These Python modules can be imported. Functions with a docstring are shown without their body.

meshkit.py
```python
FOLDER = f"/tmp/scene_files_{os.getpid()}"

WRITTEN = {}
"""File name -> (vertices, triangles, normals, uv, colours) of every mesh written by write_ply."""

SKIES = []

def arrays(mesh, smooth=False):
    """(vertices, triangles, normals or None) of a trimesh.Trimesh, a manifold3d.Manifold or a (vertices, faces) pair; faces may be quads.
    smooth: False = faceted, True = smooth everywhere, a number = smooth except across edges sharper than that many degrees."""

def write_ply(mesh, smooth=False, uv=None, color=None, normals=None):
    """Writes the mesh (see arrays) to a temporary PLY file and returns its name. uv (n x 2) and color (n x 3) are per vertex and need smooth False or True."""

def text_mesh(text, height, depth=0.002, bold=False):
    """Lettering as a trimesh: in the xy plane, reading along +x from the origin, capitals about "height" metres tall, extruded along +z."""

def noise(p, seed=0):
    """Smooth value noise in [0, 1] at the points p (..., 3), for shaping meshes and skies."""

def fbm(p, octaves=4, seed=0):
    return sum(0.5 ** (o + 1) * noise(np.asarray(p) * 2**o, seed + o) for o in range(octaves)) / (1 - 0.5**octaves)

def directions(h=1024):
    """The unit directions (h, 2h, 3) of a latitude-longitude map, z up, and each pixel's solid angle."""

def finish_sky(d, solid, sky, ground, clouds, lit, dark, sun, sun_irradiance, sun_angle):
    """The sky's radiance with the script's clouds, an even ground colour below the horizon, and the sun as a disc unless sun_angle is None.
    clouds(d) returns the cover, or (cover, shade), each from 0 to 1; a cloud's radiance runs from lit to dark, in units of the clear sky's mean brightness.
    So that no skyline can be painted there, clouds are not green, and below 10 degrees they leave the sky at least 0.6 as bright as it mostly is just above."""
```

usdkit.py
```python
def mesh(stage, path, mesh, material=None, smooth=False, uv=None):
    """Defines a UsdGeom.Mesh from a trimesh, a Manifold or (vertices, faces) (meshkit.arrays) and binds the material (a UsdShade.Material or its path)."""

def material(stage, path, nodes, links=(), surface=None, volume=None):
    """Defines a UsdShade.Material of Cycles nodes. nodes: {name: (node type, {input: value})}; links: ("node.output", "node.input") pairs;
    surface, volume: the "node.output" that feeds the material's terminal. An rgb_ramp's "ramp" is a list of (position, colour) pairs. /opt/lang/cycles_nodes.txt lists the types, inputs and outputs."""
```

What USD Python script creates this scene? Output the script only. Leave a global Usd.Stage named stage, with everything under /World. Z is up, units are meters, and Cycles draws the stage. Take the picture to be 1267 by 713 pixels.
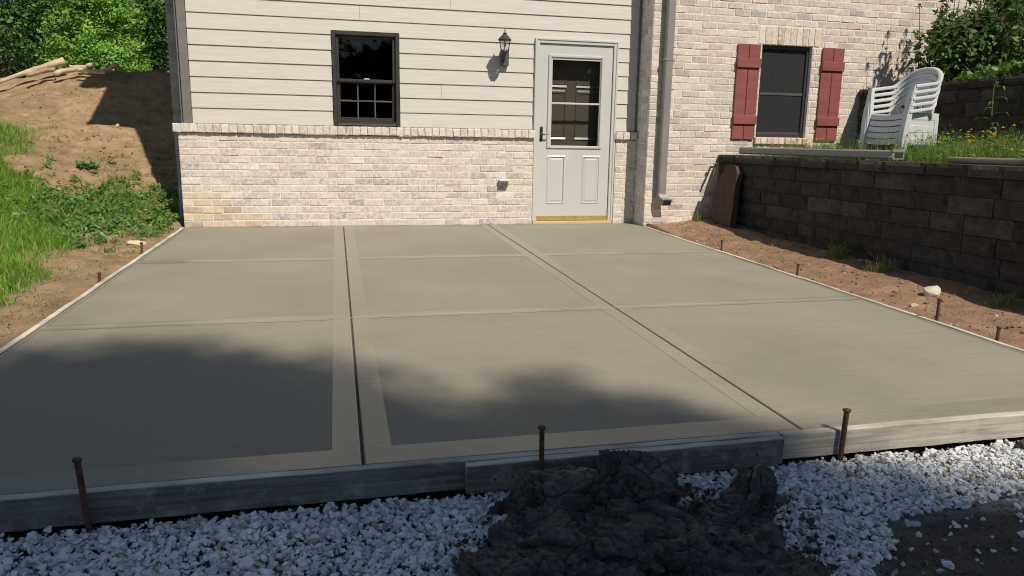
import math
import numpy as np
import trimesh
import manifold3d as m3
import usdkit
from meshkit import noise, fbm
from pxr import Usd, UsdGeom, UsdLux, UsdShade, Sdf, Gf, Vt

stage = Usd.Stage.CreateInMemory()
UsdGeom.SetStageUpAxis(stage, 'Z')
UsdGeom.SetStageMetersPerUnit(stage, 1.0)
UsdGeom.Xform.Define(stage, '/World')
UsdGeom.Scope.Define(stage, '/World/Looks')

# ------------------------------------------------------------------ camera
CAM = np.array([0, 0, 0.973])
V1 = np.array([4560 - 633.5, 238 - 356.5])      # vanishing point of lines along the house wall
V2 = np.array([415 - 633.5, 172 - 356.5])       # vanishing point of lines into the wall
FOC = math.sqrt(-(V1 @ V2))
a1 = np.array([*V1, FOC]); a1 /= np.linalg.norm(a1)
a2 = np.array([*V2, FOC]); a2 /= np.linalg.norm(a2)
a3 = np.cross(a1, a2)
RC = np.stack([a1, a2, a3], 1)
cam = UsdGeom.Camera.Define(stage, '/World/camera')
M = Gf.Matrix4d(1.0)
for i, row in enumerate([RC[0], -RC[1], -RC[2]]):
    M.SetRow3(i, Gf.Vec3d(*map(float, row)))
M.SetTranslateOnly(Gf.Vec3d(*map(float, CAM)))
cam.AddTransformOp().Set(M)
cam.CreateHorizontalApertureAttr(36.0)
cam.CreateVerticalApertureAttr(36.0 * 576 / 1024)
cam.CreateFocalLengthAttr(36.0 * FOC / 1267)
cam.CreateExposureAttr(0.0)
cam.CreateClippingRangeAttr(Gf.Vec2f(0.05, 2000))

# ------------------------------------------------------------------ sky and sun
SUN = np.array([0.39, -1.0, 1.2]); SUN /= np.linalg.norm(SUN)
el, rot = math.asin(SUN[2]), math.atan2(SUN[0], SUN[1])
usdkit.material(stage, '/World/Looks/sky_light', {
    's': ('sky_texture', {'sky_type': 'single_scattering', 'sun_disc': False, 'sun_elevation': el, 'sun_rotation': rot,
                          'altitude': 200.0, 'air_density': 1.0, 'aerosol_density': 0.4, 'ozone_density': 1.0}),
    'b': ('background_shader', {'strength': 0.060})}, [('s.color', 'b.color')], surface='b.background')
dome = UsdLux.DomeLight.Define(stage, '/World/sky')
UsdShade.MaterialBindingAPI.Apply(dome.GetPrim()).Bind(UsdShade.Material.Get(stage, '/World/Looks/sky_light'))
sun = UsdLux.DistantLight.Define(stage, '/World/sun')
sun.CreateNormalizeAttr(True); sun.CreateIntensityAttr(1.25); sun.CreateAngleAttr(0.6)
sun.CreateColorAttr(Gf.Vec3f(1.0, 0.91, 0.78))
zx = np.cross([0, 0, 1.0], SUN); zx /= np.linalg.norm(zx); zy = np.cross(SUN, zx)
M = Gf.Matrix4d(1.0)
for i, row in enumerate([zx, zy, SUN]):
    M.SetRow3(i, Gf.Vec3d(*map(float, row)))
sun.AddTransformOp().Set(M)

# ------------------------------------------------------------------ helpers
rng = np.random.default_rng(11)
_names = {}


def fresh(name, parent='/World'):
    k = _names.get((parent, name), -1) + 1
    _names[(parent, name)] = k
    return f'{parent}/{name}' if k == 0 else f'{parent}/{name}_{k:03d}'


def pathof(p):
    return p if isinstance(p, str) else str(p.GetPath())


def tag(o, label=None, cat=None, group=None, kind=None):
    for k, v in (('label', label), ('category', cat), ('group', group), ('kind', kind)):
        if v:
            o.SetCustomDataByKey(k, v)
    return o


def thing(name, label=None, cat=None, loc=(0, 0, 0), rz=0.0, group=None, kind=None, parent='/World'):
    x = UsdGeom.Xform.Define(stage, fresh(name, pathof(parent)))
    if any(loc) or rz:
        x.AddTranslateOp().Set(Gf.Vec3d(*map(float, loc)))
    if rz:
        x.AddRotateZOp().Set(float(rz))
    return tag(x.GetPrim(), label, cat, group, kind)


def obj(name, mesh, mat, parent='/World', smooth=False, tint=None):
    if isinstance(mesh, MB):
        tint = mesh.tints()
        mesh = mesh.data()
    m = usdkit.mesh(stage, fresh(name, pathof(parent)), mesh, L[mat], smooth)
    if tint is not None:
        t = np.asarray(tint, np.float32)
        if t.ndim == 1:
            t = np.tile(t, (len(m.GetPointsAttr().Get()), 1))
        UsdGeom.PrimvarsAPI(m).CreatePrimvar('tint', Sdf.ValueTypeNames.Color3fArray, 'vertex').Set(Vt.Vec3fArray.FromNumpy(t))
    return m.GetPrim()


class MB:
    """collects vertices and triangles (and a colour per vertex) of ONE mesh"""

    def __init__(self):
        self.v, self.f, self.t, self.n = [], [], [], 0

    def add(self, v, f, tint=None):
        v = np.asarray(v, float).reshape(-1, 3); f = np.asarray(f, int)
        if f.shape[1] == 4:
            f = np.vstack([f[:, [0, 1, 2]], f[:, [0, 2, 3]]])
        self.v.append(v); self.f.append(f + self.n); self.n += len(v)
        t = np.array([.5, .5, .5]) if tint is None else np.asarray(tint, float)
        self.t.append(np.tile(t, (len(v), 1)) if t.ndim == 1 else t)
        return self

    def mesh(self, m, tint=None):
        if hasattr(m, 'to_mesh'):
            q = m.to_mesh(); return self.add(q.vert_properties[:, :3], q.tri_verts, tint)
        return self.add(m.vertices, m.faces, tint)

    def box(self, lo, hi, tint=None, ch=0.0):
        v, f = chbox(lo, hi, ch); return self.add(v, f, tint)

    def tube(self, pts, rad, sides=8, tint=None, cap=True):
        v, f = tube(pts, rad, sides, cap); return self.add(v, f, tint)

    def data(self):
        return np.vstack(self.v), np.vstack(self.f)

    def tints(self):
        return np.vstack(self.t)


def chbox(lo, hi, ch=0.0):
    lo, hi = np.array(lo, float), np.array(hi, float)
    lo, hi = np.minimum(lo, hi), np.maximum(lo, hi)
    if ch <= 0:
        v = np.array([[x, y, z] for z in (lo[2], hi[2]) for y in (lo[1], hi[1]) for x in (lo[0], hi[0])])
        f = np.array([[0, 2, 3, 1], [4, 5, 7, 6], [0, 1, 5, 4], [2, 6, 7, 3], [0, 4, 6, 2], [1, 3, 7, 5]])
        return v, np.vstack([f[:, [0, 1, 2]], f[:, [0, 2, 3]]])
    ch = min(ch, 0.45 * (hi - lo).min())
    p = []
    for sx in (0, 1):
        for sy in (0, 1):
            for sz in (0, 1):
                c = np.where([sx, sy, sz], hi, lo); d = np.where([sx, sy, sz], -ch, ch)
                for k in range(3):
                    q = c + d; q[k] = c[k]; p.append(q)
    h = m3.Manifold.hull_points(np.array(p)).to_mesh()
    return np.array(h.vert_properties[:, :3]), np.array(h.tri_verts)


def tube(pts, rad, sides=8, cap=True):
    pts = np.asarray(pts, float); n = len(pts)
    rad = np.broadcast_to(np.asarray(rad, float), n)
    T = np.gradient(pts, axis=0); T /= np.linalg.norm(T, axis=1, keepdims=True) + 1e-12
    up = np.array([0, 0, 1.0]) if abs(T[0, 2]) < .9 else np.array([1.0, 0, 0])
    A = np.cross(T, up); A /= np.linalg.norm(A, axis=1, keepdims=True) + 1e-12
    B = np.cross(T, A)
    th = np.linspace(0, 2 * np.pi, sides, endpoint=False)
    v = (pts[:, None] + rad[:, None, None] * (np.cos(th)[None, :, None] * A[:, None] + np.sin(th)[None, :, None] * B[:, None])).reshape(-1, 3)
    i, j = np.meshgrid(np.arange(n - 1), np.arange(sides), indexing='ij')
    q = np.stack([i * sides + j, i * sides + (j + 1) % sides, (i + 1) * sides + (j + 1) % sides, (i + 1) * sides + j], -1).reshape(-1, 4)
    f = np.vstack([q[:, [0, 2, 1]], q[:, [0, 3, 2]]])
    if cap:
        v = np.vstack([v, pts[0], pts[-1]])
        k = np.arange(sides)
        f = np.vstack([f, np.stack([np.full(sides, n * sides), k, (k + 1) % sides], 1),
                       np.stack([np.full(sides, n * sides + 1), (n - 1) * sides + (k + 1) % sides, (n - 1) * sides + k], 1)])
    return v, f


def lathe(profile, sides=12, center=(0, 0, 0)):
    pr = np.asarray(profile, float); n = len(pr)
    th = np.linspace(0, 2 * np.pi, sides, endpoint=False)
    v = np.stack([pr[:, None, 0] * np.cos(th), pr[:, None, 0] * np.sin(th), np.broadcast_to(pr[:, None, 1], (n, sides))], -1).reshape(-1, 3) + np.asarray(center)
    i, j = np.meshgrid(np.arange(n - 1), np.arange(sides), indexing='ij')
    q = np.stack([i * sides + j, i * sides + (j + 1) % sides, (i + 1) * sides + (j + 1) % sides, (i + 1) * sides + j], -1).reshape(-1, 4)
    return v, np.vstack([q[:, [0, 1, 2]], q[:, [0, 2, 3]]])


def prism(poly, x0, x1, axis=0):
    """closed prism: poly is a list of (a, b) in the two other axes, extruded along axis from x0 to x1"""
    poly = np.asarray(poly, float); n = len(poly)
    o = [k for k in range(3) if k != axis]
    v = np.zeros((2 * n, 3)); v[:n, axis] = x0; v[n:, axis] = x1
    v[:n, o] = poly; v[n:, o] = poly
    c = np.zeros((2, 3)); c[0, axis] = x0; c[1, axis] = x1; c[:, o] = poly.mean(0)
    v = np.vstack([v, c]); k = np.arange(n); k2 = (k + 1) % n
    f = np.vstack([np.stack([k, k2, n + k2], 1), np.stack([k, n + k2, n + k], 1),
                   np.stack([np.full(n, 2 * n), k2, k], 1), np.stack([np.full(n, 2 * n + 1), n + k, n + k2], 1)])
    area = np.sum(poly[:, 0] * np.roll(poly[:, 1], -1) - poly[:, 1] * np.roll(poly[:, 0], -1))
    if (area > 0) != (axis != 1):
        f = f[:, ::-1]
    return v, f


def leaves(P, N, size, aspect, tint, fold=0.25, rng=rng):
    """diamond leaves at P facing N; size and tint per leaf -> (v, f, t)"""
    n = len(P)
    N = N / (np.linalg.norm(N, axis=1, keepdims=True) + 1e-9)
    r = rng.normal(size=(n, 3)); U = np.cross(N, r); U /= np.linalg.norm(U, axis=1, keepdims=True) + 1e-9
    W = np.cross(N, U)
    s = np.broadcast_to(size, n)[:, None]
    v = np.stack([P - U * s * .5, P + W * s * aspect * .5 - N * s * fold * .3, P + U * s * .5 - N * s * fold * .5, P - W * s * aspect * .5 - N * s * fold * .3], 1).reshape(-1, 3)
    b = 4 * np.arange(n)[:, None]
    f = np.vstack([b + [0, 1, 2], b + [0, 2, 3]])
    t = np.repeat(np.broadcast_to(tint, (n, 3)), 4, 0)
    return v, f, t


def smoothstep(a, b, x):
    t = np.clip((x - a) / (b - a), 0, 1); return t * t * (3 - 2 * t)


# ------------------------------------------------------------------ materials
L = {}


def mat(name, nodes, links, surface='p.BSDF'):
    L[name] = usdkit.material(stage, f'/World/Looks/{name}', nodes, links, surface=surface)


def noisy(name, c1, c2, scale=(8, 8, 8), rough=.8, bump=0.0, bscale=None, detail=5.0, dist=.01, spec=.5, lo=.35, hi=.65, metal=0.0, extra=None):
    n = {'g': ('geometry', {}), 'm': ('mapping', {'scale': scale}),
         'n': ('noise_texture', {'scale': 1.0, 'detail': detail, 'roughness': .6}),
         'r': ('rgb_ramp', {'ramp': [(0, c1), (lo, c1), (hi, c2), (1, c2)]}),
         'p': ('principled_bsdf', {'roughness': rough, 'specular_ior_level': spec, 'metallic': metal, **(extra or {})})}
    l = [('g.position', 'm.vector'), ('m.vector', 'n.vector'), ('n.fac', 'r.fac'), ('r.color', 'p.base_color')]
    if bump:
        n['m2'] = ('mapping', {'scale': bscale or scale})
        n['n2'] = ('noise_texture', {'scale': 1.0, 'detail': 6.0, 'roughness': .65})
        n['b'] = ('bump', {'strength': bump, 'distance': dist})
        l += [('g.position', 'm2.vector'), ('m2.vector', 'n2.vector'), ('n2.fac', 'b.height'), ('b.normal', 'p.normal')]
    mat(name, n, l)


def tinted(name, rough=.8, bump=.4, bscale=60, dist=.004, var=.35, vscale=25, spec=.4, smear=None, smear_scale=14, smear_lo=.52, smear_hi=.66, smear_max=.85, vmap=None):
    """base colour from the mesh's own tint primvar, mottled; smear: a second colour in patches"""
    n = {'g': ('geometry', {}), 'a': ('attribute', {'attribute': 'tint'}),
         'n': ('noise_texture', {'scale': float(vscale), 'detail': 6.0, 'roughness': .65}),
         'mr': ('map_range', {'from_min': .25, 'from_max': .75, 'to_min': 1 - var, 'to_max': 1 + var}),
         'sc': ('vector_math', {'math_type': 'scale'}),
         'n2': ('noise_texture', {'scale': float(bscale), 'detail': 6.0, 'roughness': .7}),
         'b': ('bump', {'strength': bump, 'distance': dist}),
         'p': ('principled_bsdf', {'roughness': rough, 'specular_ior_level': spec})}
    l = [('g.position', 'n.vector'), ('n.fac', 'mr.value'), ('a.vector', 'sc.vector1'), ('mr.result', 'sc.scale'),
         ('g.position', 'n2.vector'), ('n2.fac', 'b.height'), ('b.normal', 'p.normal')]
    if vmap:          # grain stretched along the piece
        n['vm'] = ('mapping', {'scale': vmap}); l[0] = ('g.position', 'vm.vector'); l += [('vm.vector', 'n.vector')]
    if smear is None:
        l.append(('sc.vector', 'p.base_color'))
    else:
        n['n3'] = ('noise_texture', {'scale': float(smear_scale), 'detail': 5.0, 'roughness': .7})
        n['m3'] = ('map_range', {'from_min': smear_lo, 'from_max': smear_hi, 'to_min': 0.0, 'to_max': smear_max, 'clamp': True})
        n['mx'] = ('mix_color', {'b': smear})
        l += [('g.position', 'n3.vector'), ('n3.fac', 'm3.value'), ('m3.result', 'mx.fac'), ('sc.vector', 'mx.a'), ('mx.result', 'p.base_color')]
    mat(name, n, l)


def leafy(name, trans=.35, rough=.5):
    mat(name, {'a': ('attribute', {'attribute': 'tint'}), 'p': ('principled_bsdf', {'roughness': rough, 'specular_ior_level': .3}),
               'h': ('hsv', {'hue': .495, 'saturation': 1.1, 'value': 1.5}), 't': ('translucent_bsdf', {}), 'x': ('mix_closure', {'fac': trans})},
        [('a.vector', 'p.base_color'), ('a.vector', 'h.color'), ('h.color', 't.color'), ('p.BSDF', 'x.closure1'), ('t.BSDF', 'x.closure2')], surface='x.closure')


BR = dict(rough=.88, bump=.6, bscale=110, dist=.003, var=.30, vscale=34)
tinted('brick', smear=(.68, .645, .59), smear_scale=26, smear_lo=.47, smear_hi=.60, smear_max=.72, **BR)
tinted('brick_plain', smear=(.62, .575, .515), smear_scale=26, smear_lo=.50, smear_hi=.64, smear_max=.5, **BR)
tinted('brick_stained', smear=(.62, .51, .38), smear_scale=16, smear_lo=.38, smear_hi=.66, smear_max=.55, **BR)
tinted('block', rough=.95, bump=.9, bscale=45, dist=.012, var=.4, vscale=12, spec=.2)
tinted('soil', rough=.95, bump=1.0, bscale=38, dist=.025, var=.35, vscale=7, spec=.15)
tinted('stone', rough=.85, bump=.35, bscale=90, dist=.003, var=.15, vscale=30, spec=.3)
tinted('mud', rough=.58, bump=1.0, bscale=130, dist=.010, var=.6, vscale=60, spec=.5)
tinted('wood', rough=.8, bump=.5, bscale=80, dist=.003, var=.3, vscale=20, spec=.3)
tinted('board_wood', rough=.8, bump=.5, bscale=80, dist=.003, var=.55, vscale=1, spec=.3, vmap=(2.2, 2.2, 70), smear=(.42, .40, .365), smear_scale=11, smear_lo=.50, smear_hi=.68, smear_max=.55)
leafy('leaf'); leafy('grass_blade', .3, .6)
tinted('bark', rough=.95, bump=1, bscale=30, dist=.02, var=.4, vscale=10, spec=.1)
noisy('mortar', (.58, .55, .50), (.70, .665, .61), (9, 9, 9), .95, .5, (90, 90, 90), dist=.004)
noisy('siding', (.515, .487, .44), (.60, .575, .535), (2.2, 2.2, 60), .62, .35, (5, 5, 170), dist=.003, lo=.3, hi=.7)
noisy('taupe_trim', (.15, .14, .13), (.18, .168, .155), (3, 3, 20), .55, .1, (40, 40, 40), dist=.002)
noisy('taupe_metal', (.205, .20, .19), (.235, .228, .215), (4, 4, 4), .42, .05, (6, 6, 6), dist=.002)
noisy('door_paint', (.495, .50, .485), (.53, .53, .51), (2, 2, 2), .4, .06, (25, 25, 25), dist=.001)
noisy('inner_door_paint', (.30, .27, .23), (.33, .295, .255), (2, 2, 2), .45)
noisy('bronze_vinyl', (.030, .026, .024), (.045, .039, .036), (6, 6, 6), .42)
noisy('bronze_light', (.075, .066, .06), (.095, .085, .078), (6, 6, 6), .5)
noisy('grey_vinyl', (.06, .065, .07), (.07, .075, .08), (6, 6, 6), .5)
noisy('dark_room', (.02, .02, .02), (.03, .03, .03), (2, 2, 2), .9)
noisy('brass', (.52, .38, .10), (.64, .48, .16), (20, 20, 20), .38, metal=.6)
noisy('raw_wood', (.50, .36, .20), (.62, .47, .29), (2, 2, 40), .8)
noisy('white_plastic', (.50, .52, .53), (.56, .58, .59), (5, 5, 5), .38, .04, (30, 30, 30), dist=.002)
noisy('white_paint', (.72, .71, .68), (.8, .79, .76), (5, 5, 5), .5)
noisy('shutter_red', (.20, .050, .048), (.26, .072, .066), (3, 3, 14), .6, .2, (6, 6, 90), dist=.002)
noisy('black_metal', (.022, .024, .022), (.045, .048, .045), (30, 30, 30), .4)
noisy('green_bronze', (.06, .065, .06), (.11, .115, .105), (25, 25, 25), .45)
noisy('rusty_steel', (.045, .022, .016), (.14, .06, .035), (60, 60, 60), .8, .6, (120, 120, 120), dist=.003)
noisy('rusty_pipe', (.20, .11, .07), (.34, .30, .27), (3, 1.2, 3), .6, .2, (60, 60, 60), dist=.002)
noisy('slate', (.05, .028, .022), (.085, .052, .042), (14, 14, 14), .9, .8, (50, 50, 50), dist=.008)
noisy('blue_plastic', (.05, .16, .22), (.09, .22, .28), (5, 5, 5), .4)
noisy('screen_mesh', (.034, .036, .040), (.040, .042, .046), (3, 3, 3), .75)
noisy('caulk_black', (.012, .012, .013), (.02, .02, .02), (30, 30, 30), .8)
noisy('joint_filler', (.045, .045, .043), (.085, .083, .078), (9, 9, 9), .8)
noisy('roof_shingle', (.06, .055, .05), (.11, .10, .09), (12, 12, 12), .9)


# fresh concrete: broomed lines run along the house wall; troweled margins are smoother
def concrete(name, c1, c2, rough, bump, bs, dist):
    n = {'g': ('geometry', {}), 'm': ('mapping', {'scale': bs}),
         'n': ('noise_texture', {'scale': 1.0, 'detail': 3.0, 'roughness': .55}),
         'n0': ('noise_texture', {'scale': 1.1, 'detail': 4.0, 'roughness': .55}),
         'r': ('rgb_ramp', {'ramp': [(0, c1), (.3, c1), (.7, c2), (1, c2)]}),
         'mr': ('map_range', {'from_min': .2, 'from_max': .8, 'to_min': .86, 'to_max': 1.14}),
         'sc': ('vector_math', {'math_type': 'scale'}),
         'rr': ('map_range', {'from_min': .3, 'from_max': .7, 'to_min': rough - .08, 'to_max': rough + .1}),
         'b': ('bump', {'strength': bump, 'distance': dist}), 'p': ('principled_bsdf', {'specular_ior_level': .5})}
    mat(name, n, [('g.position', 'm.vector'), ('m.vector', 'n.vector'), ('g.position', 'n0.vector'), ('n0.fac', 'r.fac'), ('n.fac', 'mr.value'),
                  ('r.color', 'sc.vector1'), ('mr.result', 'sc.scale'), ('sc.vector', 'p.base_color'), ('n0.fac', 'rr.value'), ('rr.result', 'p.roughness'),
                  ('n.fac', 'b.height'), ('b.normal', 'p.normal')])


concrete('concrete_broom', (.228, .214, .168), (.276, .259, .206), .74, .45, (5, 210, 5), .003)
concrete('concrete_trowel', (.232, .217, .171), (.278, .261, .208), .35, .06, (7, 60, 7), .002)


def pane(name, tintc, gloss=.02):
    # Schlick reflection from the angle of view, the same from both sides of the sheet
    mat(name, {'f': ('layer_weight', {'blend': .5}), 'w': ('math', {'math_type': 'power', 'value2': 5.0}), 'k': ('math', {'math_type': 'multiply_add', 'value2': .93, 'value3': .03}),
               't': ('transparent_bsdf', {'color': tintc}), 'g': ('glossy_bsdf', {'roughness': gloss, 'color': (1, 1, 1)}), 'x': ('mix_closure', {})},
        [('f.facing', 'w.value1'), ('w.value', 'k.value1'), ('k.value', 'x.fac'), ('t.BSDF', 'x.closure1'), ('g.BSDF', 'x.closure2')], surface='x.closure')


pane('window_glass', (.55, .56, .56)); pane('door_glass', (.69, .69, .68)); pane('lamp_glass', (.9, .9, .88), .08)

# ------------------------------------------------------------------ the ground
YW, SL = 8.66, 0.0175                    # plane of the brick wainscot; fall of the patio away from the house
X0, XJ1, XJ2, X1 = -1.62, 0.06, 1.74, 3.585
YN = 2.39


def slab_z(y):
    return -SL * (YW - np.minimum(y, YW))


def softplus(x, k=6.0):
    return np.logaddexp(0, k * x) / k


def ground_z(x, y, detail=True):
    x, y = np.asarray(x, float), np.asarray(y, float)
    base = -SL * (YW - np.clip(y, 2.3, YW)) - .02
    z = base + 0 * x
    # left bank
    prof = np.interp(y, [8.7, 9.4, 10.3, 11.2, 12.0, 12.5, 13.0, 13.5, 14.2, 16, 20, 40], [0, .09, .33, .66, 1.08, 1.50, 1.82, 1.99, 1.99, 1.8, 1.35, 1.2])
    side = .26 * softplus(-x - 2.35) * (1 - smoothstep(10.5, 13, y)) * smoothstep(2.2, 5.5, y)
    side = np.minimum(side, 1.4)
    bank = prof * smoothstep(-1.5, -1.75, x) + side * smoothstep(-1.6, -2.3, x)
    drop = .16 * smoothstep(-4.2, -4.9, x) * smoothstep(11.5, 13, y)
    z = z + np.where(x < -1.5, bank - drop, 0)
    behind = (y > 8.7) & (x >= -1.5)
    z = np.where(behind, np.where(x < 9, z, 1.4), z)
    # strip beside the retaining wall
    strip = (x > 3.55) & (x < 4.7) & (y < 8.7)
    z = np.where(strip, z + .07 * smoothstep(3.7, 4.5, x) + .05 * smoothstep(7.2, 8.3, y), z)
    # terraces (the steps lie inside the retaining walls)
    terr = np.where(x < 4.7, 0, np.where(x < 6.55, .72, 1.62))
    mid = smoothstep(1.5, 2.4, y)
    inside = (x > 4.7) & (y < 8.7)
    z = np.where(inside, base * (1 - mid) + terr * mid, z)
    # in front of the forms
    pad = smoothstep(2.36, 2.30, y)
    z = np.where(x < 4.7, z * (1 - pad) + pad * (-.275), z)
    z = np.where((x <= X1 + .02) & (x >= X0 - .02) & (y >= 2.34) & (y <= 8.7), base - .20, z)
    if detail:
        p = np.stack([x, y, 0 * x], -1)
        amp = np.where((x > -1.75) & (x < 3.66) & (y > 2.3) & (y < 8.8), 0, 1.0)
        amp = amp * np.where((x > X1) & (x < 4.7), .55, 1.0) * np.where(y < 2.3, .35, 1)
        edge = np.clip(np.maximum(np.abs(x - .98) - 2.62, np.abs(y - 5.5) - 3.2) / .35, .1, 1)
        z = z + amp * edge * ((fbm(p * 1.7, 4, 3) - .5) * .10 + (fbm(p * 7, 4, 9) - .5) * .055 + np.where(x < -1.7, 1.0, 0) * (fbm(p * np.array([5., 9., 1.]), 3, 15) - .5) * .075)
    return z


def grass_amount(x, y):
    p = np.stack([x, y, 0 * x], -1)
    n = fbm(p * 1.6, 4, 31)
    g = np.zeros_like(x)
    w = np.interp(y, [4.6, 5.4, 6.2, 7.4, 9.0, 9.6, 10.4], [1.95, 2.05, 2.18, 2.42, 2.85, 3.3, 3.9])
    g = np.maximum(g, smoothstep(-.12, .25, (-x - w) + (n - .5) * .7) * smoothstep(4.4, 5.4, y) * (1 - smoothstep(10.4, 12.2, y)))
    # weedy patch below the bank
    d = np.hypot((x + 2.45) / .55, (y - 9.2) / .8)
    g = np.maximum(g, smoothstep(1.15, .55, d + (n - .5) * 1.3))
    g = np.maximum(g, smoothstep(15, 17, y) * (x < -1.7))
    g = np.maximum(g, .8 * smoothstep(-1, -3, y) * (n > .4))
    return g


def axis(dense_lo, dense_hi, step, lo, hi):
    a = np.arange(dense_lo, dense_hi + 1e-9, step)
    out = [a]
    s, x, left = step, dense_lo, []
    while x > lo:
        s *= 1.35; x -= s; left.append(x)
    s, x, right = step, dense_hi, []
    while x < hi:
        s *= 1.35; x += s; right.append(x)
    return np.concatenate([np.array(left[::-1]), a, np.array(right)])


gx, gy = axis(-5.6, 7.6, .055, -420, 420), axis(1.2, 14.6, .055, -420, 420)
GX, GY = np.meshgrid(gx, gy, indexing='ij')
GZ = ground_z(GX, GY)
nx, ny = GX.shape
ii, jj = np.meshgrid(np.arange(nx - 1), np.arange(ny - 1), indexing='ij')
q = np.stack([ii * ny + jj, (ii + 1) * ny + jj, (ii + 1) * ny + jj + 1, ii * ny + jj + 1], -1).reshape(-1, 4)
GP = np.stack([GX, GY, GZ], -1).reshape(-1, 3)
x, y = GP[:, 0], GP[:, 1]
P2 = np.stack([x, y, 0 * x], -1)
n1, n2 = fbm(P2 * 2.2, 4, 5)[:, None], fbm(P2 * 9, 3, 6)[:, None]
tan_c = np.array([.325, .23, .136]) * (.75 + .5 * n1) * (.85 + .3 * n2)
red_c = np.array([.315, .205, .135]) * (.7 + .6 * n1) * (.8 + .4 * n2)
dark_c = np.array([.15, .125, .10]) * (.7 + .6 * n2)
gre_c = np.array([.13, .15, .055]) * (.7 + .6 * n2)
wr = smoothstep(3.2, 3.7, x)[:, None] * smoothstep(2.25, 2.45, y)[:, None]
col = tan_c * (1 - wr) + red_c * wr
wf = smoothstep(2.42, 2.2, y)[:, None]
col = col * (1 - wf) + dark_c * wf
gw = ((y < 2.4) & (y > 1.2) & (x > -3) & (x < 3.4))[:, None] * np.clip(1 - smoothstep(-.05, .05, np.interp(x, [1.35, 1.55, 1.75, 2.0, 2.35, 3.2], [1.4, 1.70, 1.93, 1.965, 1.95, 2.02]) - y), 0, 1)[:, None]
col = col * (1 - gw) + np.array([.36, .355, .35]) * gw
ga = (grass_amount(x, y))[:, None] * .75
col = col * (1 - ga) + gre_c * ga
far = smoothstep(20, 30, np.hypot(x, y))[:, None]
col = col * (1 - far) + np.array([.085, .11, .04]) * far
obj('ground', (GP, q), 'soil', smooth=True, tint=col)
tag(stage.GetPrimAtPath('/World/ground'), 'bare tan soil of the bank, side strip and front yard around the patio', 'ground', kind='structure')

# ------------------------------------------------------------------ the patio
patio = thing('patio', 'freshly poured grey concrete patio slab with broomed fields and smooth margins', 'patio', kind='structure')
xs = [(X0, XJ1 - .0045), (XJ1 + .0045, XJ2 - .0045), (XJ2 + .0045, X1)]
ys = [(YN, 4.428), (4.436, 6.468), (6.476, 8.64)]


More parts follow.
